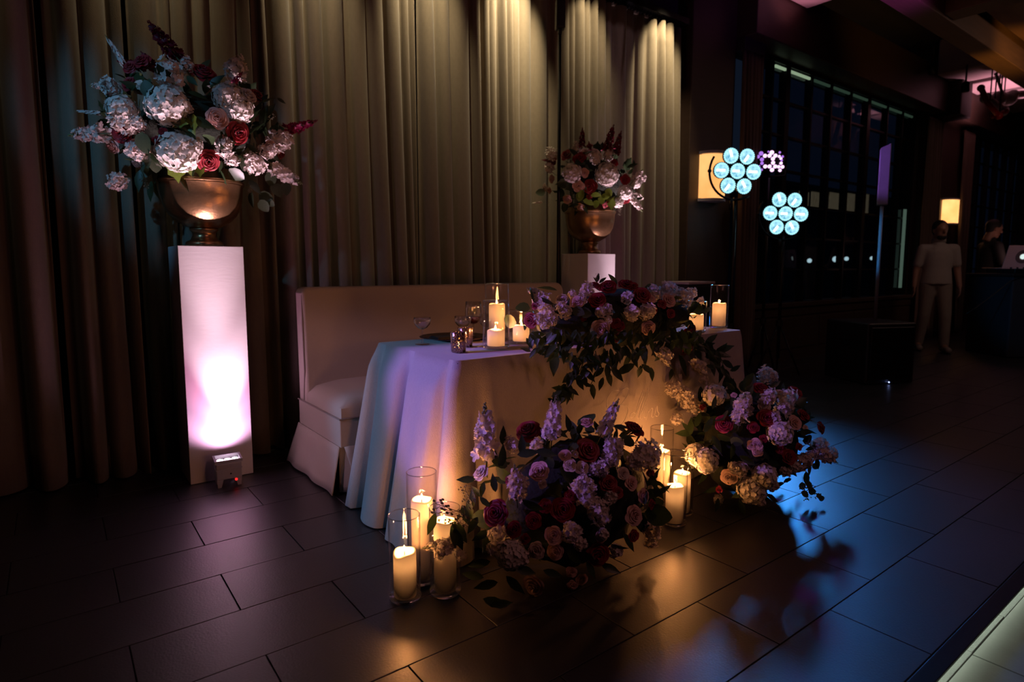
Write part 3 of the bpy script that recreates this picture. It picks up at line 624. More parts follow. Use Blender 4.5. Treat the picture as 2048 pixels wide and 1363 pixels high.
WG = [(.005, .075), (.022, .082), (.036, .100), (.041, .122), (.040, .150), (.036, .185)]
stem_glass(947, 679, WG, 'wine glass with dark red wine behind the votives', [(0, .078), (.020, .0835), (.0345, .100), (.038, .112), (0, .112)])
stem_glass(974, 676, [(.006, .055), (.024, .060), (.036, .075), (.038, .095), (.037, .12)], 'low goblet hidden behind the front candle glass')
stem_glass(926, 684, CP, 'coupe glass peeking out behind the rear votive')
p = on_z(908, 679, TZ)
pt = MB().lathe([(0, 0), (.09, 0), (.10, .003), (.165, .014), (.166, .017), (.10, .0075), (0, .005)], 48).obj('charger_plate', M['plate'], None, True, (p.x, p.y, TZ + .002)); tag(pt, 'dark red charger plate at the table back edge', 'plate')
nk = MB().add([(-.11, -.05, 0), (.11, -.05, 0), (.11, .05, 0), (-.11, .05, 0), (-.10, -.04, .012), (.09, -.035, .016), (.10, .04, .011), (-.09, .045, .014)], [(0, 3, 2, 1), (4, 5, 6, 7), (0, 1, 5, 4), (1, 2, 6, 5), (2, 3, 7, 6), (3, 0, 4, 7)]).obj('napkin', mat('black_napkin', (.012, .008, .010), .9, var=.2, bump=.3), None, False, (p.x - .01, p.y, TZ + .0098))
bevel(nk, .004); tag(nk, 'black folded napkin on the charger plate', 'napkin')

# ------------------------------------------------------------------ flower meshes (unit size, shared)
def petal_grid(t, th, W, nu=6, nv=5, ruf=0., rr=None):
    vs = []; fs = []
    for j in range(nv + 1):
        v = j / nv
        for i in range(nu + 1):
            u = -1 + 2 * i / nu; vv = v * (1 - .22 * abs(u) ** 2.5)
            wd = W * (.45 + .55 * math.sin(math.pi * min(1, .18 + vv * .62)))
            rt_ = .08 + .74 * t; zt_ = .40 - .48 * t; q = min(1, vv / .8); e = max(0, (vv - .8) / .2)
            rho = rt_ * q ** .6 + .10 * e * (.45 + t) + .02 * u * u * t
            z = -.42 + (zt_ + .42) * q + .025 * math.sin(math.pi * e) - .09 * e * e * (.3 + t)
            a = th + u * wd
            if ruf: rho += ruf * rr.uniform(-1, 1) * v; z += ruf * rr.uniform(-1, 1) * v
            vs.append((rho * math.cos(a), rho * math.sin(a), z))
    for j in range(nv):
        for i in range(nu): q = j * (nu + 1) + i; fs.append((q, q + 1, q + nu + 2, q + nu + 1))
    return vs, fs
def rose_core(name, m, seed, layers=21):
    rr = random.Random(seed); b = MB()
    b.lathe([(0, -.46), (.16, -.40), (.18, -.2), (.06, .10), (0, .25)], 10)
    for k in range(layers):
        t = .03 + .76 * (k / (layers - 1)) ** 1.1
        b.add(*petal_grid(t, k * 2.39996 + rr.uniform(-.2, .2), 1.35 - .55 * t, 6, 5, .010, rr))
    return b.mesh(name, m)
def rose_petal(name, m, seed):
    rr = random.Random(seed); b = MB(); b.add(*petal_grid(.95, 0, .78, 6, 5, .02, rr)); return b.mesh(name, m)
def floret(b, c, nrm, r, rr, np=4, cup=.25, wide=.8):
    q = Vector(nrm).to_track_quat('Z', 'Y') @ Quaternion((0, 0, 1), rr.uniform(0, 6.3)); c = Vector(c)
    for k in range(np):
        a = 2 * math.pi * k / np + rr.uniform(-.15, .15); ca, sa = math.cos(a), math.sin(a); L_ = r * rr.uniform(.85, 1.12); w_ = r * wide * .62; cz = cup * r * rr.uniform(.4, 1.5)
        P = [(.05 * r, -.10 * w_, 0), (.05 * r, .10 * w_, 0), (.55 * L_, -w_, cz * .7), (.60 * L_, 0, cz * .25), (.55 * L_, w_, cz * .7), (L_, -.55 * w_, cz), (L_ * 1.06, 0, cz * .6), (L_, .55 * w_, cz)]
        b.add([c + q @ Vector((x * ca - y * sa, x * sa + y * ca, z)) for x, y, z in P], [(0, 3, 2), (0, 1, 3), (1, 4, 3), (2, 3, 6, 5), (3, 4, 7, 6)])
def hyd_mesh(seed, n=130):
    rr = random.Random(seed); b = MB(); 
    for i in range(n):
        z = 1 - 1.55 * (i + .5) / n; a = i * 2.39996; s = math.sqrt(max(0, 1 - z * z)); d = Vector((s * math.cos(a), s * math.sin(a), z)); k = rr.uniform(.80, 1.02)
        floret(b, d * k, (d + Vector((rr.uniform(-.3, .3), rr.uniform(-.3, .3), rr.uniform(-.3, .3)))).normalized(), .185, rr, 4, .22, .95)
    return b.mesh('hydrangea', M['white_petal'])
def core_mesh(name, r, m, seed):
    rr = random.Random(seed); b = MB(); b.ball((0, 0, 0), r, 12, 8); b.v = [tuple(Vector(v) * rr.uniform(.9, 1.08)) for v in b.v]; return b.mesh(name, m)
def head_mesh(seed, m, n=46):
    rr = random.Random(seed); b = MB()
    for i in range(n):
        z = 1 - 1.8 * (i + .5) / n; a = i * 2.39996; s = math.sqrt(max(0, 1 - z * z)); d = Vector((s * math.cos(a) * .85, s * math.sin(a) * .85, z * 1.1)); k = rr.uniform(.62, 1.05)
        floret(b, d * k, (d + Vector((rr.uniform(-.6, .6), rr.uniform(-.6, .6), rr.uniform(-.5, .5)))).normalized(), .30, rr, 5, .45, .75)
    return b.mesh('stock', m)
def spike_mesh(seed, m, n=30, rad=.16, fr=.12, name='stock'):
    rr = random.Random(seed); b = MB()
    for i in range(n):
        f = i / n; z = .12 + .74 * f; a = i * 2.39996; rd = rad * (1 - .55 * f ** 1.6) * rr.uniform(.75, 1.1); d = Vector((math.cos(a), math.sin(a), .35)).normalized()
        floret(b, (rd * math.cos(a), rd * math.sin(a), z), (d + Vector((rr.uniform(-.4, .4), rr.uniform(-.4, .4), rr.uniform(-.4, .4)))).normalized(), fr * (1 - .35 * f), rr, 5, .5, .75)
    return b.mesh(name, m)
def bud_mesh(seed, m, rad=.045):
    rr = random.Random(seed); b = MB()
    for i in range(12):
        f = i / 11; z = .82 + .20 * f; a = i * 2.39996; b.ball((rad * (1 - .7 * f) * math.cos(a), rad * (1 - .7 * f) * math.sin(a), z), .026 * (1 - .45 * f), 6, 4, (1, 1, 1.4))
    return b.mesh('bud', m)
def stem_mesh(l=1.0): return MB().tube([(0, 0, -.25), (.01, 0, .3), (0, 0, .98 * l)], [.016, .014, .008], 6).mesh('stem', M['stem'])
def leaf_mesh(kind, m):
    if kind == 'round': P = [(0, 0), (.16, .30), (.40, .40), (.68, .34), (.90, .16), (1, 0)]
    elif kind == 'lance': P = [(0, 0), (.15, .12), (.40, .19), (.65, .15), (.88, .05), (1, 0)]
    else: P = [(0, 0), (-.04, .30), (.22, .42), (.42, .30), (.62, .34), (.74, .14), (1, 0)]
    b = MB(); n = len(P); vs = []
    for x, y in P: vs += [(x, y, .10 * y / .4 - .10 * x * x), (x, 0, -.10 * x * x), (x, -y, .10 * y / .4 - .10 * x * x)]
    fs = []
    for i in range(n - 1): fs += [(3 * i, 3 * i + 3, 3 * i + 4, 3 * i + 1), (3 * i + 1, 3 * i + 4, 3 * i + 5, 3 * i + 2)]
    return b.add(vs, fs).mesh('leaf', m)
def berry_mesh(seed):
    rr = random.Random(seed); b = MB(); b.tube([(0, 0, 0), (.05, 0, .5), (0, .04, 1)], .008, 5)
    for i in range(26):
        z = rr.uniform(.15, 1.02); a = rr.uniform(0, 6.3); d = rr.uniform(.06, .24); p = Vector((d * math.cos(a), d * math.sin(a), z + .1)); b.tube([(0, 0, z), p], .005, 4); b.ball(p, .028, 6, 4, (1, 1, 1.3))
    return b.mesh('berry_sprig', M['berry'])
FM = {}
for key, mm in (('red', 'red_petal'), ('blush', 'blush_petal'), ('cream', 'cream_rose')):
    FM['core_' + key] = [rose_core('rose', M[mm], s) for s in (1, 2, 3)]; FM['petal_' + key] = [rose_petal('petal', M[mm], s) for s in (4, 5, 6)]
FM['hyd'] = [hyd_mesh(s) for s in (1, 2, 3)]; FM['hydcore'] = core_mesh('floret_core', .80, M['bud'], 5)
FM['stockhead'] = [head_mesh(s, M['stock_petal']) for s in (1, 2, 3)]
FM['spike'] = [spike_mesh(s, M['stock_petal']) for s in (1, 2)]
FM['snap'] = [spike_mesh(s, M['burg_petal'], 26, .10, .10, 'snapdragon') for s in (3, 4)]
FM['mag'] = [spike_mesh(s, M['mag_petal'], 26, .11, .10, 'snapdragon') for s in (5,)]
FM['bud'] = bud_mesh(1, M['bud']); FM['snapbud'] = bud_mesh(2, M['burg_petal']); FM['stem'] = stem_mesh()
FM['leaf'] = {(k, c): leaf_mesh(k, M[c]) for k in ('round', 'lance', 'ivy') for c in ('leaf', 'euc', 'lime')}
FM['berry'] = [berry_mesh(s) for s in (1, 2)]

class Arr:
    """one flower arrangement: blooms sit on the front of a rounded mass, placed by where they show"""
    def __init__(s, name, label, base, center, rad, crop, seed, ymax=None, zmin=None, group=None, front=False):
        s.front = front; s.lk = 1.2 if front else 1.05; s.bk = 1.12 if front else 1.04; s.t = thing(name, label, 'flower arrangement', base, 0, group); s.base = Vector(base); s.c = Vector(center); s.rad = Vector(rad); s.crop = crop; s.rr = random.Random(seed); s.ymax = ymax; s.zmin = zmin
    def px(s, x, y): return s.crop[0] + x / s.crop[2], s.crop[1] + y / s.crop[2]
    def hit(s, x, y, push=0.):
        # first point of the sight line on the rounded mass, or its closest approach
        X, Y = s.px(x, y); d = ray(X, Y).normalized()
        o_ = Vector(((CAM.x - s.c.x) / s.rad.x, (CAM.y - s.c.y) / s.rad.y, (CAM.z - s.c.z) / s.rad.z)); dd = Vector((d.x / s.rad.x, d.y / s.rad.y, d.z / s.rad.z))
        A = dd.dot(dd); B = o_.dot(dd); Cc = o_.dot(o_) - 1; D = B * B - A * Cc
        k = (-B - math.sqrt(D)) / A if D > 0 else -B / A
        p = CAM + d * (k + push)
        if s.ymax and p.y > s.ymax: p = CAM + d * (s.ymax / d.y)
        if s.front and p.z < TZ + .012 and p.y > TY0 - .05: p = CAM + d * ((TY0 - .055 + push) / d.y)
        if s.zmin is not None and p.z < s.zmin: p = CAM + d * ((s.zmin - H) / d.z)
        return p
    def size(s, p, dpx): return s.bk * (dpx / s.crop[2]) * ((p - CAM).dot(FW)) / FPX
    def out(s, p, camw=.7):
        n = Vector(((p.x - s.c.x) / s.rad.x, (p.y - s.c.y) / s.rad.y, (p.z - s.c.z) / s.rad.z)); n = n.normalized() if n.length > 1e-3 else Vector((0, -1, 0))
        return (n + (CAM - p).normalized() * camw + Vector((s.rr.uniform(-.25, .25), s.rr.uniform(-.25, .25), s.rr.uniform(-.1, .3)))).normalized()
    def put(s, name, me, p, d, sc, roll=None):
        o = link(name, me, s.t, p - s.base); facing(o, d, s.rr.uniform(0, 6.3) if roll is None else roll); o.scale = (sc, sc, sc); return o
    def rose(s, col, x, y, d, push=0.):
        p = s.hit(x, y, push); r = s.size(p, d) / 2; n = s.out(p); o = s.put('rose', s.rr.choice(FM['core_' + col]), p, n, r * 1.04)
        big = d / s.crop[2] > 26
        for k in range(6 if big else 4):
            q = link('petal', s.rr.choice(FM['petal_' + col]), o); q.rotation_euler = (s.rr.uniform(-.08, .08), s.rr.uniform(-.08, .08), k * 2 * math.pi / (6 if big else 4) + s.rr.uniform(-.2, .2)); z = s.rr.uniform(.92, 1.05); q.scale = (z, z, z)
        return o
    def hyd(s, x, y, d, push=0.):
        p = s.hit(x, y, push); r = s.size(p, d) / 2 * .93; o = s.put('hydrangea', s.rr.choice(FM['hyd']), p, s.out(p, .9), r); link('floret_core', FM['hydcore'], o); return o
    def stock(s, x, y, d, push=0.):
        p = s.hit(x, y, push); r = s.size(p, d) / 2 * .92; return s.put('stock', s.rr.choice(FM['stockhead']), p, (s.out(p, .3) + Vector((0, 0, .5))), r)
    def spike(s, x0, y0, x1, y1, kind='spike', push=0., fat=1.0):
        p = s.hit(x0, y0, push); dist = (p - CAM).dot(FW); q = at(*s.px(x1, y1), dist - .0); L_ = (q - p).length
        o = link('stock' if kind == 'spike' else 'snapdragon', s.rr.choice(FM[kind]), s.t, p - s.base); facing(o, q - p, s.rr.uniform(0, 6)); o.scale = (L_ * fat, L_ * fat, L_)
        link('stem', FM['stem'], o); link('bud', FM['bud' if kind == 'spike' else 'snapbud'], o); return o
    def leaf(s, x, y, ln, ang, kind='lance', col='leaf', push=0., tilt=None):
        # ang: direction of the tip in the picture, degrees, 0 = right, 90 = down
        p = s.hit(x, y, push - .02); L_ = s.size(p, ln); d = RT * math.cos(R(ang)) - UP * math.sin(R(ang)); d = (d - FW * s.rr.uniform(-.35, .35)).normalized()
        n = (-FW + Vector((s.rr.uniform(-.5, .5), s.rr.uniform(-.5, .5), s.rr.uniform(-.3, .7)))).normalized(); yv = n.cross(d).normalized(); zv = d.cross(yv)
        o = link('leaf', FM['leaf'][(kind, col)], s.t, p - s.base - d * L_ * .5); o.rotation_mode = 'QUATERNION'; o.rotation_quaternion = Matrix((d, yv, zv)).transposed().to_quaternion(); o.scale = (L_, L_, L_); return o
    def berries(s, x0, y0, x1, y1, push=-.02):
        p = s.hit(x0, y0, push); q = at(*s.px(x1, y1), (p - CAM).dot(FW)); o = link('berry_sprig', s.rr.choice(FM['berry']), s.t, p - s.base); facing(o, q - p, s.rr.uniform(0, 6)); L_ = (q - p).length; o.scale = (L_, L_, L_); return o
    def fill(s, n, ln, kinds, k0=.78, k1=1.05, hemi=False, zlo=-1.):
        for i in range(n):
            for _ in range(20):
                d = Vector((s.rr.gauss(0, 1), s.rr.gauss(0, 1), s.rr.gauss(0, 1))).normalized()
                if d.z >= zlo: break
            k = s.rr.uniform(k0, k1); p = s.c + Vector((d.x * s.rad.x, d.y * s.rad.y, d.z * s.rad.z)) * k
            if s.ymax and p.y > s.ymax: p.y = s.ymax - s.rr.uniform(0, .05)
            if s.zmin is not None and p.z < s.zmin: p.z = s.zmin + s.rr.uniform(0, .03)
            kind, col = s.rr.choice(kinds); L_ = ln * s.rr.uniform(.6, 1.35); dr = (d + Vector((s.rr.uniform(-1, 1), s.rr.uniform(-1, 1), s.rr.uniform(-.8, .8)))).normalized()
            yv = d.cross(dr); yv = yv.normalized() if yv.length > .05 else dr.orthogonal().normalized(); zv = dr.cross(yv)
            o = link('leaf', FM['leaf'][(kind, col)], s.t, p - s.base); o.rotation_mode = 'QUATERNION'; o.rotation_quaternion = Matrix((dr, yv, zv)).transposed().to_quaternion(); o.scale = (L_, L_, L_)
    def core(s, k=.72, dz=0.):
        rr = s.rr; b = MB(); b.ball((0, 0, 0), 1, 20, 12)
        b.v = [((Vector(v) * rr.uniform(.9, 1.06))) for v in b.v]; b.v = [(v.x * s.rad.x * k, v.y * s.rad.y * k, v.z * s.rad.z * k) for v in b.v]
        if s.zmin is not None: b.v = [(x, y, max(z, s.zmin - s.c.z - .035 + dz)) for x, y, z in b.v]
        return b.obj('floral_foam', M['moss'], s.t, True, s.c - s.base)
    def blooms(s, tab):
        for row in tab.split():
            f = row.split(','); k = f[0]; a = [float(q) for q in f[1:]]
            if k == 'r': s.rose('red', *a)
            elif k == 'b': s.rose('blush', *a)
            elif k == 'c': s.rose('cream', *a)
            elif k == 'h': s.hyd(*a)
            elif k == 'k': s.stock(*a)
            elif k == 's': s.spike(*a[:4], 'spike', *a[4:])
            elif k == 'd': s.spike(*a[:4], 'snap')
            elif k == 'm': s.spike(*a[:4], 'mag')
            elif k == 'e': s.leaf(*a[:4], 'round', 'euc')
            elif k == 'l': s.leaf(a[0], a[1], a[2] * s.lk, a[3], 'lance', 'leaf')
            elif k == 'g': s.leaf(*a[:4], 'ivy', 'lime')
            elif k == 'n': s.leaf(*a[:4], 'round', 'lime')
            elif k == 'y': s.berries(*a)
DK = [('lance', 'leaf'), ('lance', 'leaf'), ('round', 'leaf'), ('ivy', 'leaf')]
GU = 'tall urn flower arrangements'
u1 = Arr('flower_arrangement', 'big round arrangement of white hydrangeas and red roses in the left urn', (.655, 3.53, 1.60), (.64, 3.47, 1.80), (.40, .27, .27), (130, 20, 2.84), 21, 3.60, None, GU)
u1.core(.62)
u1.blooms('''h,325,570,175 h,585,545,235 h,930,500,175 h,985,560,170 h,640,800,235 h,720,770,120 k,410,805,115 k,590,365,165 k,690,320,90 k,975,340,140 k,265,445,115
s,240,435,140,430 s,250,700,20,712 s,1170,890,1345,985 k,1215,745,140 k,1075,870,130 k,905,780,115 k,950,850,85 k,300,970,105 k,330,640,150 k,420,650,90 k,700,560,60 k,1150,800,100
b,865,612,132 c,425,437,95 c,1040,480,112 b,265,772,95 b,397,770,85 b,905,752,90 b,1168,785,95 b,405,880,60 c,500,800,70
r,320,702,122 r,985,695,145 r,815,857,135 r,785,345,150 r,372,412,110 r,556,690,52 r,452,742,54 r,515,738,50 r,1232,822,72 r,1095,482,95 r,510,330,70 r,430,285,110 r,365,320,90 r,420,660,70
d,665,310,475,65 d,480,330,300,290 d,520,330,430,235 m,1230,695,1430,628 m,950,425,1010,350
s,350,330,230,145,0,.35 s,210,585,55,573,0,.35 k,450,440,60
e,475,855,95,115 e,515,880,85,95 e,465,912,80,100 l,510,935,110,110 l,540,950,110,80 g,632,915,130,85 g,705,900,90,70 g,770,912,85,100 l,890,945,95,70 l,728,905,90,95 l,1080,1005,100,50 l,1000,972,80,135 e,1062,1078,85,100 e,1140,1062,80,10 e,1130,1112,75,60 e,1165,1095,55,40 e,1170,960,80,100 e,1205,1022,85,60 e,1255,1015,75,80 l,1075,600,100,-60 l,1130,600,120,-70 l,1160,570,100,-50 l,420,970,120,95 l,485,1030,110,100 l,780,640,140,20 l,640,640,130,40 l,700,680,130,60 l,1230,515,50,30 l,1100,560,110,-80 l,860,400,110,-40 l,720,400,90,40 g,660,640,90,10 g,720,660,110,70
y,430,930,470,1010 y,770,840,740,770 y,600,900,560,880 y,1040,960,1050,1020 y,1150,640,1185,600 y,320,820,300,760 y,1140,510,1145,485''')
u1.fill(150, .085, DK, .70, 1.0)
u1.fill(24, .075, [('lance', 'euc'), ('round', 'euc')], .95, 1.12)

u2 = Arr('flower_arrangement', 'flower arrangement in the urn behind the table, farther from the camera', (3.46, 3.53, 1.60), (3.46, 3.47, 1.78), (.40, .27, .26), (1040, 230, 3.682), 22, 3.60, None, GU)
u2.core(.62)
u2.blooms('''h,385,425,150 h,640,440,180 h,770,565,120 h,845,495,100 h,720,640,90 k,555,315,95 k,235,290,100 k,425,250,90 k,220,390,80 s,820,600,900,710 s,820,500,905,400 k,890,470,70 k,850,610,90 k,650,300,80 k,690,260,60
b,475,425,78 c,480,275,88 b,430,522,92 b,345,622,78 c,550,272,75 c,180,532,65 b,215,555,55 b,445,680,70 b,230,470,70
r,515,525,112 r,435,312,105 r,335,290,95 r,775,475,88 r,785,622,78 r,510,602,50 r,630,665,50 r,510,225,60 r,240,342,75 r,640,655,45 r,700,350,70
d,455,250,460,95 d,630,290,690,75 d,700,300,745,120 d,520,270,505,190 s,170,640,80,650,0,.4 d,240,340,160,330
n,440,600,75,100 n,505,642,85,20 n,560,590,75,0 n,600,625,65,90 n,655,570,65,60 n,405,742,75,100 l,480,690,80,60 l,390,665,80,170 n,450,580,70,-60 g,672,655,95,85 n,560,655,60,100 n,630,600,60,0 l,420,700,90,120 e,150,570,70,180 e,330,680,70,110
y,740,650,735,725 y,690,520,720,560 y,260,400,200,380 y,720,250,750,180''')
u2.fill(110, .085, DK, .70, 1.0)

tg = Arr('flower_garland', 'low garland of roses and trailing vines along the table front', (2.15, 2.02, TZ), (2.15, 1.985, .865), (.62, .20, .175), (1020, 540, 4.096), 23, None, None, None, True)
tg.core(.78)
for q in list(tg.t.children): q.location.z += .0
tg.blooms('''s,330,260,140,150,0,1.1 k,250,260,140 k,300,350,150 k,450,345,110 k,420,300,90 k,340,400,110 k,230,400,90 k,1000,350,130 k,1120,340,140 k,960,225,100 k,740,345,90 k,1290,180,150 k,1440,225,130 k,1390,200,100 k,630,165,120 k,800,340,80 k,1490,190,80 k,1170,165,90 k,800,410,80 k,1190,210,90
k,590,240,90 k,510,200,70 k,280,440,90 s,1200,640,1320,800,-.05,.8 k,1260,690,120,-.03 s,1480,720,1620,880,-.05,.9 k,1540,780,110,-.03 s,1360,880,1420,1060,-.02,.6 k,1450,1010,110,-.02 k,1330,960,90,-.02 k,1560,250,60 k,1590,900,80,-.03 s,1380,840,1375,1100,-.01,.5
c,425,238,105 b,545,260,115 b,740,482,155 b,1135,472,125 b,1305,240,125 c,470,330,80 b,912,528,65 c,800,300,70 b,1160,230,80
r,715,242,145 r,800,130,150 r,955,110,140 r,1085,200,145 r,165,412,125 r,205,292,70 r,1480,512,145 r,1462,642,135 r,900,452,90 r,1250,275,80 r,1322,355,85 r,868,432,95 r,880,560,70 r,700,120,80 r,1010,130,90 r,600,390,60 r,1180,330,70
l,535,850,110,110 l,490,892,105,150 l,405,970,105,190 l,500,1000,110,80 l,430,1042,90,100 l,575,930,100,60 l,612,905,100,75 l,680,995,100,85 l,650,862,110,50 l,702,772,130,70 l,745,932,90,110 l,800,832,110,85 l,815,892,110,70 l,880,852,120,50 l,940,812,140,150 l,1060,832,90,100 l,1130,812,100,40 l,1162,852,90,85 l,1320,852,80,100 l,362,762,170,92 l,1760,642,120,-20 l,1740,692,110,10 l,1790,772,110,30 l,1850,802,90,-20 l,1700,772,110,80 l,1730,852,120,95 l,1760,932,110,100 l,1830,952,110,80 l,1800,902,100,70 l,1650,562,100,-40 l,1622,612,100,-10 l,1680,680,110,30 l,1640,640,110,60 l,1780,860,100,60 l,1810,1000,90,80 l,1690,720,90,20 l,1740,640,90,-50 l,850,740,120,70 l,960,740,120,110 l,1020,740,110,60 l,760,720,120,120 l,620,720,130,140 l,560,760,120,120 l,460,640,120,150 l,300,560,120,160 l,230,520,90,190 l,380,560,130,120 l,180,560,90,100 l,130,650,70,200 l,160,600,80,60 l,1100,700,120,80 l,1400,600,120,60 l,1560,640,100,20 l,1420,780,150,65 l,640,940,70,20 l,560,880,90,170 l,600,820,100,120 l,720,840,100,140 l,440,700,100,170
e,560,340,100,20 e,620,350,100,10 e,350,600,90,80 l,720,60,60,-80 l,700,80,50,-120 l,760,80,60,-40 y,290,420,400,400 y,700,120,720,40 y,1590,300,1480,270 y,300,600,240,650''')
rv = random.Random(77)
for k in range(170):
    x = rv.uniform(170, 1560); y = 530 + rv.uniform(0, 1) ** 1.2 * (250 if 480 < x < 900 else 180); tg.leaf(x, y, rv.uniform(80, 125), rv.choice((rv.uniform(50, 130), rv.uniform(20, 160))), 'lance', 'leaf', rv.uniform(-.05, .01))
for k in range(34):
    f = rv.uniform(0, 1); x = 600 - 200 * f + rv.uniform(-60, 60); y = 760 + 330 * f + rv.uniform(-20, 20); tg.leaf(x, y, rv.uniform(85, 120), rv.uniform(30, 160), 'lance', 'leaf', rv.uniform(-.05, 0))
for k in range(26):
    f = rv.uniform(0, 1); x = 1580 + 260 * f + rv.uniform(-50, 50); y = 580 + 420 * f + rv.uniform(-40, 40); tg.leaf(x, y, rv.uniform(80, 120), rv.uniform(-20, 110), 'lance', 'leaf', rv.uniform(-.05, 0))
tg.fill(60, .07, [('lance', 'leaf'), ('lance', 'leaf'), ('round', 'leaf'), ('lance', 'euc')], .72, 1.02, zlo=-.75)

def vine(arr, pts, push=-.03):
    P = [arr.hit(x, y, push) for x, y in pts]; MB().tube([p - arr.base for p in P], .0022, 5).obj('stem', M['stem'], arr.t, True)
vine(tg, [(620, 640), (600, 760), (560, 850), (500, 930), (450, 1000), (430, 1080)]); vine(tg, [(700, 660), (720, 780), (690, 880), (660, 940)]); vine(tg, [(880, 660), (860, 760), (820, 830)]); vine(tg, [(1560, 600), (1680, 690), (1740, 760), (1780, 880), (1820, 980)]); vine(tg, [(1090, 700), (1100, 780), (1060, 820)])

fl1 = Arr('flower_mound', 'floor mound of lavender stock, blush and red roses left of the sign', (1.50, 1.56, .0015), (1.50, 1.585, .25), (.43, .23, .31), (760, 780, 3.029), 24, None, .03, 'floor flower mounds')
fl1.core(.74)
fl1.blooms('''s,645,440,635,85 s,1040,300,1068,35 k,640,330,100 k,650,390,90 k,610,280,80 k,1050,200,100 k,1020,255,90 s,830,660,815,450 k,835,560,140 k,840,620,110 s,1330,290,1445,55,0,.8 s,1400,470,1390,260 k,1420,350,130 k,1380,420,120 k,1600,400,190 k,1540,430,110 k,1660,380,100 k,1240,620,170 k,1190,590,100 k,1330,740,160 k,1395,650,90 k,1290,690,110 k,1340,470,110 k,1290,480,80
k,710,870,120 h,790,990,190 k,700,960,110 k,1160,860,140 k,1215,930,90 k,1650,850,120 s,460,930,260,955 k,390,950,110 k,800,330,100 k,950,335,95 k,1430,970,90 k,490,1000,70 k,1350,870,80 k,1640,920,80 k,860,1010,100 k,360,1000,60 k,1230,540,80
c,605,497,118 b,965,490,130 b,1120,392,80 c,1150,452,90 c,1225,470,90 c,1180,385,55 b,1525,560,95 b,1600,640,95 b,1545,757,135 b,1052,880,118 b,1062,980,108 c,945,972,112 b,925,1190,145 b,1160,1102,75 b,1225,1147,80 b,1165,1182,75 c,1475,502,85 b,1255,190,80 b,1345,885,80 c,985,570,60
r,895,237,175 r,1262,362,165 r,700,742,172 r,1110,722,155 r,1385,560,115 r,1320,997,155 r,810,842,105 r,930,792,110 r,1545,227,135 r,1650,692,65 r,1690,772,65 r,1540,882,85 r,1642,502,65 r,1160,640,90 r,1000,700,90 r,780,540,60 r,1440,620,80 r,880,900,70
l,745,272,110,-85 l,620,602,90,100 l,585,612,90,-140 l,520,762,130,70 l,490,862,150,60 l,312,812,130,110 l,450,882,140,80 l,475,905,140,70 l,545,722,120,80 l,700,1285,150,20 l,740,1292,130,0 l,520,540,110,180 l,700,420,140,80 l,740,400,150,-80 l,900,380,130,-10 l,860,330,120,-90 l,1100,260,100,30 l,1140,200,110,-100 l,1010,380,130,10 l,690,560,110,-100 l,560,820,120,120 l,610,880,120,150 l,600,1050,130,170 l,560,1120,130,190 l,1450,220,100,190 l,1690,620,110,60 l,1660,560,100,70 l,930,700,150,30 l,880,1090,140,20 l,820,1180,140,40 l,1050,1110,120,20 l,1400,1080,120,20 l,640,1180,140,170 l,1280,1090,110,60 l,560,650,100,-100 l,640,680,90,40
y,600,800,330,690 y,580,760,510,600 y,600,660,540,580 y,560,840,380,760 y,1560,340,1600,300 y,1480,280,1530,240 y,1500,350,1560,310''')
fl1.fill(150, .075, [('lance', 'leaf'), ('lance', 'leaf'), ('round', 'leaf'), ('ivy', 'leaf')], .68, .92, zlo=-.5)

fl2 = Arr('flower_mound', 'floor mound of cream hydrangeas and red roses right of the sign', (2.66, 1.55, .0015), (2.66, 1.60, .26), (.37, .26, .32), (1200, 720, 3.586), 25, None, .03, 'floor flower mounds')
fl2.core(.74)
fl2.blooms('''k,1190,110,130 k,1240,120,80 s,1000,450,1040,240,0,1.2 k,1020,350,150 k,990,400,120 k,1040,290,120 k,1345,270,150 k,1310,360,130 h,1290,520,190 k,1215,255,120 k,1180,310,100 h,690,680,170 h,760,720,190 h,1180,830,190 h,1090,930,210 k,1010,780,120 k,960,770,90 s,1520,620,1700,735,0,1.2 k,1570,620,130 k,1640,670,110 k,1450,730,140 k,1400,770,90 k,640,300,140 k,600,240,110 k,690,340,100 h,820,250,170 k,1330,800,80 k,1150,1010,80 k,850,1000,80 k,520,210,110 k,550,420,90 k,1500,690,90 k,1250,420,110 k,1240,900,90 k,1350,350,90
b,1400,447,115 b,1120,605,100 b,1130,650,90 b,925,837,125 b,1530,650,85 c,1180,330,95 c,1295,232,85 c,1475,482,45 b,1210,270,70 b,1090,610,80 b,960,250,50
r,1150,192,115 r,1405,222,110 r,1200,412,145 r,890,455,135 r,1465,392,115 r,1590,482,100 r,1360,692,115 r,1172,562,65 r,735,332,55 r,1100,480,90 r,1300,640,80 r,850,930,60 r,1430,620,60
l,650,472,120,-85 l,605,522,130,180 l,620,480,90,-130 l,705,422,110,-70 l,1490,512,90,10 e,980,582,90,20 l,1560,742,80,80 e,1500,902,70,60 e,1580,982,70,10 e,1520,942,60,90 e,1450,902,60,80 l,1480,850,110,80 l,1500,780,100,90 e,1545,760,55,40 e,1470,960,60,30 e,1590,990,50,0 l,840,600,130,60 l,900,560,130,30 l,950,650,120,100 l,780,460,120,-60 l,1060,720,120,30 l,1250,740,120,20 l,1340,560,120,0 l,1000,960,120,150 l,1240,990,110,30 l,740,840,120,120 l,800,930,120,150 l,820,300,100,-70 l,1080,220,100,-60 l,1260,170,90,-30 l,1310,200,80,-80 l,1020,1060,110,70 l,840,1040,100,100 l,720,250,120,95 l,1050,420,100,60
y,1450,830,1480,980 y,1500,860,1560,980 y,1260,170,1270,90''')
fl2.fill(140, .075, [('lance', 'leaf'), ('lance', 'leaf'), ('round', 'leaf'), ('ivy', 'leaf')], .68, .92, zlo=-.5)

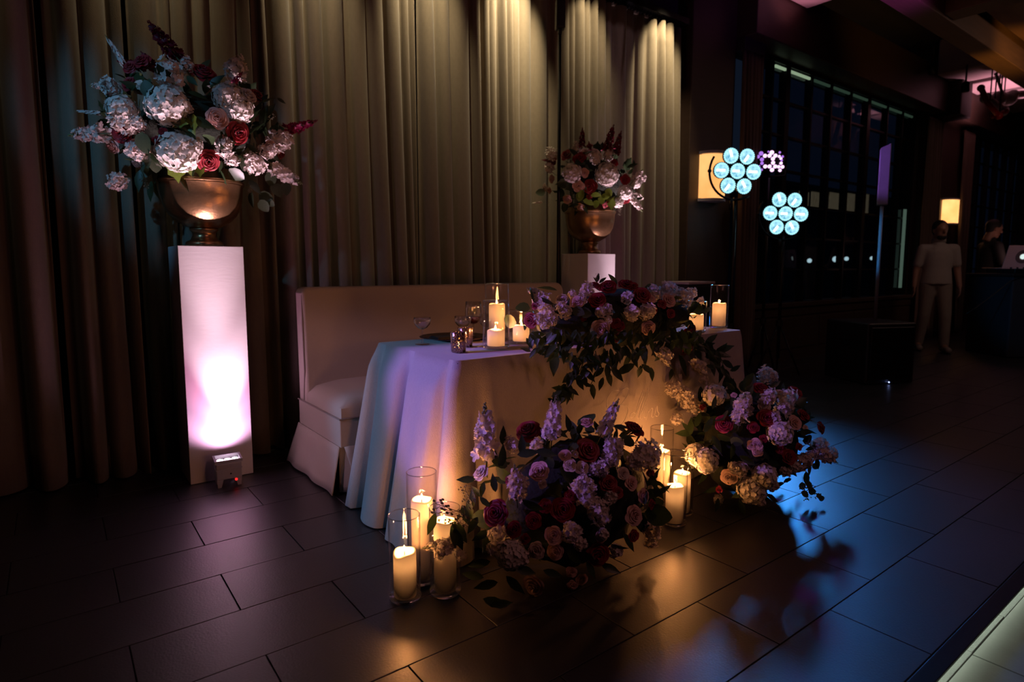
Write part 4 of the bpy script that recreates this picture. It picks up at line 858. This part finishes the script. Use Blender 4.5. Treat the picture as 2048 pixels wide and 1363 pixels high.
# ------------------------------------------------------------------ stage lights on stands, speakers
def stand(x, y, h, label, r=.017, foot=.24, group='black tripod stands'):
    t = thing('tripod_stand', label, 'stand', (x, y, .0015), 0, group)
    MB().tube([(0, 0, .16), (0, 0, h)], r, 12).obj('pole', M['black_metal'], t, True)
    MB().lathe([(r, .50), (r * 2, .50), (r * 2, .56), (r, .56)], 12, closed=True).obj('collar', M['black'], t)
    for k in range(3):
        a = R(270 + 120 * k); MB().tube([(0, 0, .53), (foot * math.cos(a), foot * math.sin(a), .012)], .010, 8).obj('leg', M['black_metal'], t, True)
    return t
M['cyan_lens'] = bpy.data.materials.new('cyan_lens'); m_ = M['cyan_lens']; m_.use_nodes = True; N = m_.node_tree.nodes; L = m_.node_tree.links; N.remove(N['Principled BSDF'])
e = N.new('ShaderNodeEmission'); e.inputs[1].default_value = 1.3; tc = N.new('ShaderNodeTexCoord'); nz = N.new('ShaderNodeTexNoise'); nz.inputs['Scale'].default_value = 26; nz.inputs['Detail'].default_value = 3; L.new(tc.outputs['Object'], nz.inputs[0])
rp = N.new('ShaderNodeValToRGB'); rp.color_ramp.elements[0].color = (.09, .34, .50, 1); rp.color_ramp.elements[0].position = .35; rp.color_ramp.elements[1].color = (.46, .84, .96, 1); rp.color_ramp.elements[1].position = .66; L.new(nz.outputs[0], rp.inputs[0]); L.new(rp.outputs[0], e.inputs[0]); L.new(e.outputs[0], N['Material Output'].inputs[0])
M['cyan_rim'] = emat('cyan_rim', (.40, .86, 1.0), 1.25); M['cyan_tube'] = emat('cyan_white_tube', (.80, .93, 1.0), 2.4)
def blinder(px, py, dist, label, power, aim):
    c = at(px, py, dist); h_ = c.z; rz = math.atan2(-(c.y - 0), -(c.x - 0))  # faces the camera side of the room
    t = thing('stage_light', label, 'stage light', tuple(c), 0, 'round seven-lamp stage lights')
    d = (CAM - c); d.z *= .5; q = (d.normalized() + RT * .42).normalized()
    t.rotation_mode = 'QUATERNION'; zax = q; yax = (UPW - zax * UPW.dot(zax)).normalized(); xax = yax.cross(zax); t.rotation_quaternion = Matrix((xax, yax, zax)).transposed().to_quaternion()
    MB().lathe([(.0, -.10), (.10, -.10), (.13, -.06), (.13, -.022), (.0, -.022)], 24).obj('housing', M['black'], t)
    ang = [(-70), 58, 0, 0, 0, 55, -58]; R6 = .158
    pos = [(R6 * math.cos(R(a)), R6 * math.sin(R(a))) for a in (118, 58, 178, 0, -2, -122, -62)]; pos[3] = (0, 0)
    for k, (x, y) in enumerate(pos):
        n = 22; b = MB(); rl = .064
        lp = MB().lathe([(.0, .010), (.030, .006), (.056, -.001), (rl * .93, .002)], 28, (0, 0, 0)).obj('lamp', M['cyan_lens'], t, True, (x, y, 0))
        rm = MB()
        for i in range(n):
            a = 2 * math.pi * i / n; rm.ball((rl * math.cos(a), rl * math.sin(a), .004), .0105, 6, 4)
        rm.obj('rim', M['cyan_rim'], lp, True)
        MB().box((-.055, -.011, .012), (.012 if k not in (2, 4) else .03, .011, .020), Matrix.Rotation(R(ang[k]), 4, 'Z')).obj('tube', M['cyan_tube'], lp)
        MB().lathe([(rl + .012, -.022), (rl + .014, -.0), (rl + .010, -.0), (rl + .008, -.022), (.02, -.04)], 24, (0, 0, 0)).obj('can', M['black'], lp)
    ya = [(.265 * math.cos(a), .265 * math.sin(a), -.02) for a in [R(180 - 30 + 9 * k) for k in range(18)]]
    MB().tube(ya, .011, 8).obj('yoke', M['black_metal'], t, True)
    MB().ball((-.265, 0, -.02), .02, 8, 6).obj('knob', M['black_metal'], t, True); 
    MB().tube([(-.03, -.26, -.02), (-.03, -.36, -.03)], .016, 8).obj('spigot', M['black_metal'], t, True)
    light('stage_light_throw', 'SPOT', c + q * .04, aim, power, (.04, .34, 1.0), .16, 46, 1.0)
    return c
c1 = blinder(1475, 342, 5.75, 'round cyan stage light of seven lamps beside the amber sconce', 120, (1.8, .9, 0))
c2 = blinder(1571, 427, 6.15, 'lower round cyan stage light of seven lamps before the window', 140, (2.2, .9, 0))
stand(c1.x + .04, c1.y + .04, c1.z - .24, 'black stand under the upper cyan stage light'); stand(c2.x + .03, c2.y + .03, c2.z - .02, 'black stand under the lower cyan stage light')
c3 = at(1541, 322, 6.4); pw = thing('led_wash_light', 'purple moving wash light of many small lenses behind the cyan lights', 'stage light', tuple(c3)); dq = (CAM - c3).normalized(); yx = (UPW - dq * UPW.dot(dq)).normalized(); pw.rotation_mode = 'QUATERNION'; pw.rotation_quaternion = Matrix((yx.cross(dq), yx, dq)).transposed().to_quaternion()
hb = MB().lathe([(0, -.12), (.09, -.12), (.135, -.02), (.135, -.004), (0, -.004)], 24).obj('housing', M['black'], pw, True); hb.scale = (1.05, .9, 1)
sk = 6.4 / FPX / 5.12 
lens_px = [(836, 235, 22), (808, 266, 18), (846, 295, 20), (874, 261, 20), (848, 333, 17), (880, 367, 20), (845, 398, 14), (822, 362, 12), (937, 233, 22), (917, 262, 20), (972, 266, 20), (950, 295, 20), (953, 335, 20), (921, 369, 20), (975, 373, 20), (946, 405, 21), (1012, 237, 12), (1008, 275, 14), (1025, 298, 14), (1040, 280, 13), (1033, 316, 11), (1028, 344, 16), (1043, 381, 18), (1008, 378, 17), (1021, 414, 17), (905, 222, 10)]
PL = emat('purple_led_lens', (1.0, .62, 1.0), 1.5); PL2 = emat('purple_led_lens_dim', (.52, .22, .95), .85)
for i, (x, y, r) in enumerate(lens_px):
    MB().lathe([(r * sk, 0), (r * sk * .9, .006), (0, .009)], 12, ((x - 928) * sk, -(y - 317) * sk, -.003)).obj('lens', PL2 if x < 850 or r < 14 else PL, pw, True)
MB().tube([(-.15, 0, -.05), (-.15, -.16, -.06), (.15, -.16, -.06), (.15, 0, -.05)], .014, 8).obj('yoke', M['black_metal'], pw, True)
light('purple_wash_throw', 'SPOT', c3 + dq * .05, (2.4, .9, 0), 16, (.45, .06, 1.0), .1, 40, .9)
stand(c3.x + .02, c3.y + .02, c3.z - .17, 'black stand under the purple wash light', foot=.15)
# pole with a small speaker in front of the curtain
PSP = on_y(1120, 60, 3.5)
tp = thing('speaker_pole', 'tall thin black pole behind the bench, before the curtain', 'stand', (PSP.x, 3.5, .0015))
MB().tube([(0, 0, .02), (0, 0, PSP.z)], .013, 12).obj('pole', M['black_metal'], tp, True); MB().lathe([(0, 0), (.10, 0), (.10, .014), (.03, .022), (0, .022)], 24).obj('base', M['black_metal'], tp, True)
sp = thing('pole_speaker', 'small black speaker on top of the tall thin pole', 'speaker', (PSP.x, 3.5, PSP.z), R(-35))
bevel(MB().box((-.036, -.04, .002), (.036, .04, .205)).obj('cabinet', M['black'], sp), .012, 3); bevel(MB().box((-.030, -.046, .014), (.030, -.038, .193)).obj('grille', M['black_metal'], sp), .004); MB().lathe([(.016, -.03), (.016, .004)], 10).obj('socket', M['black_metal'], sp)
# subwoofer with column speaker
bz = math.atan2(FH.y, FH.x) - math.pi / 2
sb = thing('subwoofer', 'large black subwoofer box on the floor under the column speaker', 'speaker', (6.44, 2.62, .0015), bz + R(12))
bevel(MB().box((-.27, -.28, .0), (.27, .28, .585)).obj('cabinet', M['black'], sb), .02, 3); bevel(MB().box((-.24, -.292, .04), (.24, -.278, .545)).obj('grille', M['black_metal'], sb), .008)
for s in (-1, 1): bevel(MB().box((s * .272 - .006, -.08, .36), (s * .272 + .006, .08, .42)).obj('handle', M['black_metal'], sb), .004)
MB().ball((-.02, -.294, .02), .006, 8, 6).obj('indicator', emat('blue_led', (.35, .45, 1), 5), sb, True)
M['col'] = mat('column_speaker_case', (.20, .20, .22), .4, var=.1)
cs = thing('column_speaker', 'slim column speaker lit purple on a blue-lit pole', 'speaker', (6.50, 2.60, .588), bz + R(62))
MB().tube([(0, 0, 0), (0, 0, 1.16)], .016, 12).obj('pole', M['col'], cs, True)
bevel(MB().add([(-.055, -.045, 1.12), (.055, -.045, 1.12), (.055, .045, 1.12), (-.055, .045, 1.12), (-.055, -.045, 1.70), (.055, -.045, 1.70), (.055, .045, 1.66), (-.055, .045, 1.66)], [(0, 3, 2, 1), (4, 5, 6, 7), (0, 1, 5, 4), (1, 2, 6, 5), (2, 3, 7, 6), (3, 0, 4, 7)]).obj('column', M['col'], cs), .008)
light('speaker_accent', 'SPOT', (5.2, 3.3, 2.3), (6.5, 2.6, 2.05), 75, (.42, .16, 1.0), .05, 24, .6)
light('speaker_accent', 'SPOT', (5.0, 3.0, 1.6), (6.5, 2.6, 1.35), 80, (.05, .42, 1.0), .05, 24, .6)
# dark cabinet by the pier
cbn = thing('side_cabinet', 'dark cabinet with a pink-lit edge behind the table flowers', 'cabinet', (on_y(1378, 549, 3.34).x, 3.34, .0015)); bevel(MB().box((0, 0, .03), (.36, .28, .955)).obj('body', M['black_wall'], cbn), .006); bevel(MB().box((-.015, -.015, .956), (.375, .29, .978)).obj('top', mat('cabinet_top', (.40, .32, .32), .5, var=.1), cbn), .004); MB().box((.02, -.006, .06), (.34, .0, .93)).obj('door', M['black'], cbn)
light('pink_cabinet_light', 'SPOT', (4.5, 3.2, 2.2), (on_y(1395, 549, 3.34).x, 3.40, .98), 5, (1, .35, .45), .03, 16, .7)

# ------------------------------------------------------------------ booth, laptop, people
bth = thing('dj_booth', 'black cloth-covered booth table at the right edge', 'table', (9.75, 2.30, .0015), bz)
bevel(MB().box((-.30, -.35, .0), (1.45, .35, 1.00)).obj('cloth_front', mat('black_booth_cloth', (.012, .013, .018), .8, var=.2), bth), .02, 3); bevel(MB().box((-.33, -.38, 1.0), (1.48, .38, 1.03)).obj('top', M['black'], bth), .006)
mxr = thing('mixer_console', 'low black mixing console with a teal light before the man in black', 'console', (0, 0, 0)); mxr.location = bth.matrix_basis @ Vector((.02, -.18, 1.032)); mxr.rotation_euler = (0, 0, bz)
bevel(MB().box((-.28, -.14, .0), (.26, .14, .06)).obj('case', M['black_metal'], mxr), .006)
for k in range(6): MB().lathe([(.012, .06), (.010, .078), (0, .078)], 10, (-.2 + k * .08, .02, 0)).obj('knob', M['black'], mxr)
MB().box((-.03, -.146, .025), (.03, -.139, .045)).obj('display', emat('teal_display', (.05, .8, .7), .35), mxr)
lp_ = thing('laptop', 'open silver laptop glowing pink with a round bright emblem', 'laptop', (0, 0, 0)); pl = at(2062, 531, 7.95); lp_.location = (pl.x, pl.y, 1.033); lp_.rotation_euler = (0, 0, bz - R(8))
M['silver'] = mat('silver_laptop', (.52, .42, .43), .35, metal=.3, var=.04)
bevel(MB().box((-.36, -.02, .055), (.36, .40, .072)).obj('keyboard_deck', M['silver'], lp_), .005)
lid = bevel(MB().add([(-.36, -.03, .072), (.36, -.03, .072), (.36, -.018, .072), (-.36, -.018, .072), (-.335, -.10, .36), (.335, -.10, .36), (.335, -.088, .36), (-.335, -.088, .36)], [(0, 3, 2, 1), (4, 5, 6, 7), (0, 1, 5, 4), (1, 2, 6, 5), (2, 3, 7, 6), (3, 0, 4, 7)]).obj('lid', M['silver'], lp_), .004)
em_ = MB().lathe([(0, 0), (.034, 0), (.034, .004), (0, .004)], 20).obj('emblem', emat('emblem_glow', (.8, 1, .95), .9), lp_); em_.location = (-.145, -.0655, .215); em_.rotation_euler = (R(103.7), 0, 0)
rg_ = MB().lathe([(.045, 0), (.088, 0), (.088, .002), (.045, .002)], 28, closed=True).obj('emblem_ring', mat('emblem_ring', (.10, .08, .08), .5, var=.1), lp_); rg_.location = (-.145, -.0650, .215); rg_.rotation_euler = (R(103.7), 0, 0)
stq = MB().box((-.30, -.16, 0), (.30, .20, .055)).obj('laptop_riser', M['black'], None); stq.location = (pl.x, pl.y, 1.0325); stq.location += Vector((-math.sin(bz), math.cos(bz), 0)) * .17; stq.rotation_euler = (0, 0, bz - R(8)); tag(stq, 'black riser under the pink laptop', 'riser'); lp_.location.z = 1.0335
def cable(): 
    D0 = Vector((9.75, 2.30, 0)).dot(FH) - .353
    P = [CAM + ray(x, y) * (D0 / ray(x, y).dot(FH)) for x, y in ((1932, 628), (1950, 616), (1985, 590), (2020, 562), (2052, 552))]
    c = MB().tube(P, .006, 6).obj('cable', M['black_metal'], None, True); tag(c, 'thin cable draped across the front of the booth', 'cable')
cable()

def remesh(b, name, m, parent, vox=.010, it=8):
    o = b.obj(name, m, parent); md = o.modifiers.new('r', 'REMESH'); md.mode = 'VOXEL'; md.voxel_size = vox; md.use_smooth_shade = True
    s = o.modifiers.new('s', 'SMOOTH'); s.iterations = it; s.factor = .5
    dg = bpy.context.evaluated_depsgraph_get(); me = bpy.data.meshes.new_from_object(o.evaluated_get(dg)); o.modifiers.clear(); o.data = me; return o
def limb(b, pts, rs, n=14):
    # tapered capsule chain
    for i in range(len(pts) - 1): b.tube([pts[i], pts[i + 1]], [rs[i], rs[i + 1]], n)
    for p, r in zip(pts, rs): b.ball(p, r, n, 10)
def head(b, c, fx):
    # c: head centre, fx: unit vector the face looks along
    c = Vector(c); f = Vector(fx).normalized(); s = Vector((0, 0, 1)).cross(f).normalized(); u = f.cross(s); m3 = Matrix((f, s, u)).transposed()
    b.ball(c + u * .025, .098, 20, 14, (1.0, .80, 1.02), m3); b.ball(c + f * .022 - u * .05, .072, 16, 12, (1.0, .84, 1.12), m3)
    b.ball(c + f * .062 - u * .098, .030, 12, 8, (1, 1.2, .8), m3)                          # chin
    b.tube([c + f * .092 + u * .022, c + f * .118 - u * .022], [.009, .015], 10); b.ball(c + f * .112 - u * .024, .015, 10, 8)   # nose
    b.ball(c + f * .088 - u * .062, .020, 10, 8, (.7, 1.3, .6), m3)                          # lips
    b.ball(c + f * .078 + u * .030, .045, 12, 8, (.5, 1.3, .35), m3)                         # brow
    for q in (-1, 1): b.ball(c + s * q * .080 - f * .005 - u * .008, .030, 10, 8, (.6, .35, 1.05), m3)
    b.tube([c - u * .05 - f * .015, c - u * .19 - f * .03], [.060, .066], 16)
    return f, s, u
def hand(b, wr, d, side):
    # palm with four fingers and a thumb hanging along d
    wr = Vector(wr); d = Vector(d).normalized(); a = Vector(side).normalized(); a = (a - d * a.dot(d)).normalized(); k = d.cross(a)
    b.ball(wr + d * .05, .042, 12, 8, (1, 1, 1), Matrix((a * .95, k * .42, d * 1.15)).transposed())
    for i, ln in enumerate((.066, .076, .072, .056)):
        o = wr + d * .085 + a * (-.032 + .0215 * i); limb(b, [o, o + d * ln * .5 + k * .006, o + d * ln + k * .022], [.0092, .0088, .0078], 8)
    o = wr + d * .03 - a * .036; limb(b, [o, o + d * .035 - a * .016, o + d * .065 - a * .014 + k * .01], [.012, .0105, .009], 8)
SKIN = mat('skin', (.36, .20, .14), .5, var=.05, scale=8); HAIR = mat('dark_hair', (.012, .009, .008), .6, var=.3, scale=60, bump=.5, bscale=200)
def person(label, loc, rz, J, shirt, trouser, hairlen=0, beard=False, shoes=(.25, .22, .2)):
    """J: joint positions in the person's own frame (x = the way the body faces)"""
    t = thing('person', label, 'person', loc, rz); V = {k: Vector(v) for k, v in J.items() if k != 'look'}
    b = MB(); limb(b, [V['pel'], V['waist'], V['chest']], [.105, .10, .115], 18); b.ball(V['chest'] + Vector((0, 0, .03)), .122, 18, 12, (.85, 1.3, 1.1)); b.ball(V['pel'], .13, 18, 12, (.85, 1.2, .9))
    f, s, u = head(b, V['head'], J['look']); limb(b, [V['chest'] + Vector((0, 0, .12)), V['head'] - u * .13 - f * .02], [.075, .058], 14)
    for q in ('l', 'r'):
        limb(b, [V['sh' + q], V['el' + q], V['wr' + q]], [.056, .042, .029]); limb(b, [V['chest'] + Vector((0, 0, .08)), V['sh' + q]], [.085, .06])
        hand(b, V['wr' + q], V['hd' + q] - V['wr' + q], (1, 0, 0))
        limb(b, [V['hip' + q], V['kn' + q], V['an' + q]], [.085, .055, .040]); limb(b, [V['an' + q], V['to' + q]], [.040, .032])
    remesh(b, 'body', SKIN, t, .009, 4)
    c = MB(); limb(c, [V['pel'] + Vector((0, 0, .06)), V['waist'], V['chest']], [.095, .110, .122], 18); c.ball(V['chest'] + Vector((0, 0, .03)), .136, 18, 12, (.88, 1.30, 1.1)); 
    def ring(z, rx, ry, o=0): return [(o + rx * math.cos(2 * math.pi * k / 24), ry * math.sin(2 * math.pi * k / 24), z) for k in range(24)]
    zs = [(V['pel'].z - .035, .132, .182), (V['pel'].z + .06, .128, .172), (V['waist'].z + .03, .120, .160), (V['chest'].z, .122, .172)]
    c.add([p for z, rx, ry in zs for p in ring(z, rx, ry)], [(a * 24 + k, a * 24 + (k + 1) % 24, a * 24 + 24 + (k + 1) % 24, a * 24 + 24 + k) for a in range(3) for k in range(24)] + [tuple(reversed(range(24))), tuple(72 + k for k in range(24))])
    limb(c, [V['chest'] + Vector((0, 0, .13)), V['chest'] + Vector((-.005, 0, .20))], [.086, .070], 14)
    for q in ('l', 'r'):
        e_ = V['sh' + q].lerp(V['el' + q], .72 if shirt[1] == 'short' else 1.0); limb(c, [V['chest'] + Vector((0, 0, .08)), V['sh' + q], e_], [.088, .069, .060])
        if shirt[1] != 'short': limb(c, [V['el' + q], V['wr' + q]], [.055, .040])
    remesh(c, 'shirt', shirt[0], t, .012, 6)
    if shirt[1] == 'short':
        MB().lathe([(.070, .0), (.082, .004), (.078, .042), (.066, .046)], 24, tuple(V['chest'] + Vector((-.005, 0, .19))), closed=True).obj('collar', shirt[0], t, True)
    c = MB(); c.ball(V['pel'], .128, 18, 12, (.88, 1.22, .9))
    for q in ('l', 'r'): limb(c, [V['hip' + q], V['kn' + q], V['an' + q] + Vector((0, 0, .02))], [.098, .072, .060])
    remesh(c, 'trousers', trouser, t, .012, 6)
    for q in ('l', 'r'):
        c = MB(); limb(c, [V['an' + q] + Vector((-.03, 0, -.035)), V['to' + q] + Vector((.01, 0, .005))], [.046, .042]); c.v = [(x, y, max(z, V['to' + q].z - .033)) for x, y, z in c.v]; remesh(c, 'shoe', mat('shoe', shoes, .6, var=.1), t, .010, 4)
    hr = MB(); m3 = Matrix((f, s, u)).transposed(); hr.ball(V['head'] + u * .042 - f * .016, .104, 18, 12, (.98, .82, .92), m3); hr.ball(V['head'] - f * .045 + u * .0, .075, 14, 10, (.8, 1.0, 1.1), m3)
    ho = remesh(hr, 'hair', HAIR, t, .008, 3)
    if beard:
        bd_ = MB(); bd_.ball(V['head'] + f * .050 - u * .085, .060, 14, 10, (.85, 1.0, .62), m3); remesh(bd_, 'beard', HAIR, t, .008, 3)
    return t
def joints(h, lean=0., armout=.08, stride=.10):
    k = h / 1.75
    return {n: tuple(c * k for c in p) for n, p in dict(pel=(0, 0, .95), waist=(.0, 0, 1.10), chest=(0, 0, 1.28), head=(.03, 0, 1.63),
        shl=(0, .178, 1.385), shr=(0, -.178, 1.385), ell=(-.02, .185 + armout, 1.11), elr=(-.02, -.185 - armout, 1.11), wrl=(.04, .21 + armout, .89), wrr=(.04, -.21 - armout, .89), hdl=(.06, .21 + armout, .78), hdr=(.06, -.21 - armout, .78),
        hipl=(0, .09, .90), hipr=(0, -.09, .90), knl=(.02 + stride * .5, .11, .50), knr=(.02 - stride * .3, -.11, .50), anl=(stride * .6, .12, .085), anr=(-stride, -.13, .085), tol=(stride * .6 + .16, .13, .040), tor=(-stride + .15, -.15, .040)).items()}
to_cam = math.atan2(-.3, -.95)
j1 = joints(1.70, armout=.05, stride=.12); j1['look'] = (1, .25, -.05)
f1 = on_z(1862, 702, 0)
person('man in a pale polo shirt and light trousers standing by the window', (f1.x, f1.y, .0015), math.atan2(-f1.y, -f1.x) + .25, j1, (mat('pale_polo', (.40, .37, .34), .8, var=.06, bump=.15), 'short'), mat('light_chinos', (.26, .23, .20), .8, var=.06, bump=.15), beard=True)
j2 = joints(1.78, armout=.03, stride=.04); j2['look'] = (1, 0, -.25)
for q, sy in (('l', 1), ('r', -1)): j2['el' + q] = (.04, sy * .24, 1.16); j2['wr' + q] = (.27, sy * .20, 1.14); j2['hd' + q] = (.37, sy * .18, 1.12)
dj = at(1982, 470, 8.75)
person('man in black in profile behind the booth, looking down at the laptop', (dj.x, dj.y, .0015), math.atan2(RT.y, RT.x) - R(10), j2, (mat('black_shirt', (.012, .012, .014), .8, var=.1, bump=.1), 'long'), mat('black_trousers', (.012, .012, .014), .8, var=.1))
light('laptop_screen_glow', 'POINT', at(2040, 505, 8.3), None, .9, (1, .5, .45), .1)
light('booth_spot', 'SPOT', (8.4, .6, 2.7), (10.0, 2.5, 1.3), 26, (1.0, .42, .40), .08, 26, .8)
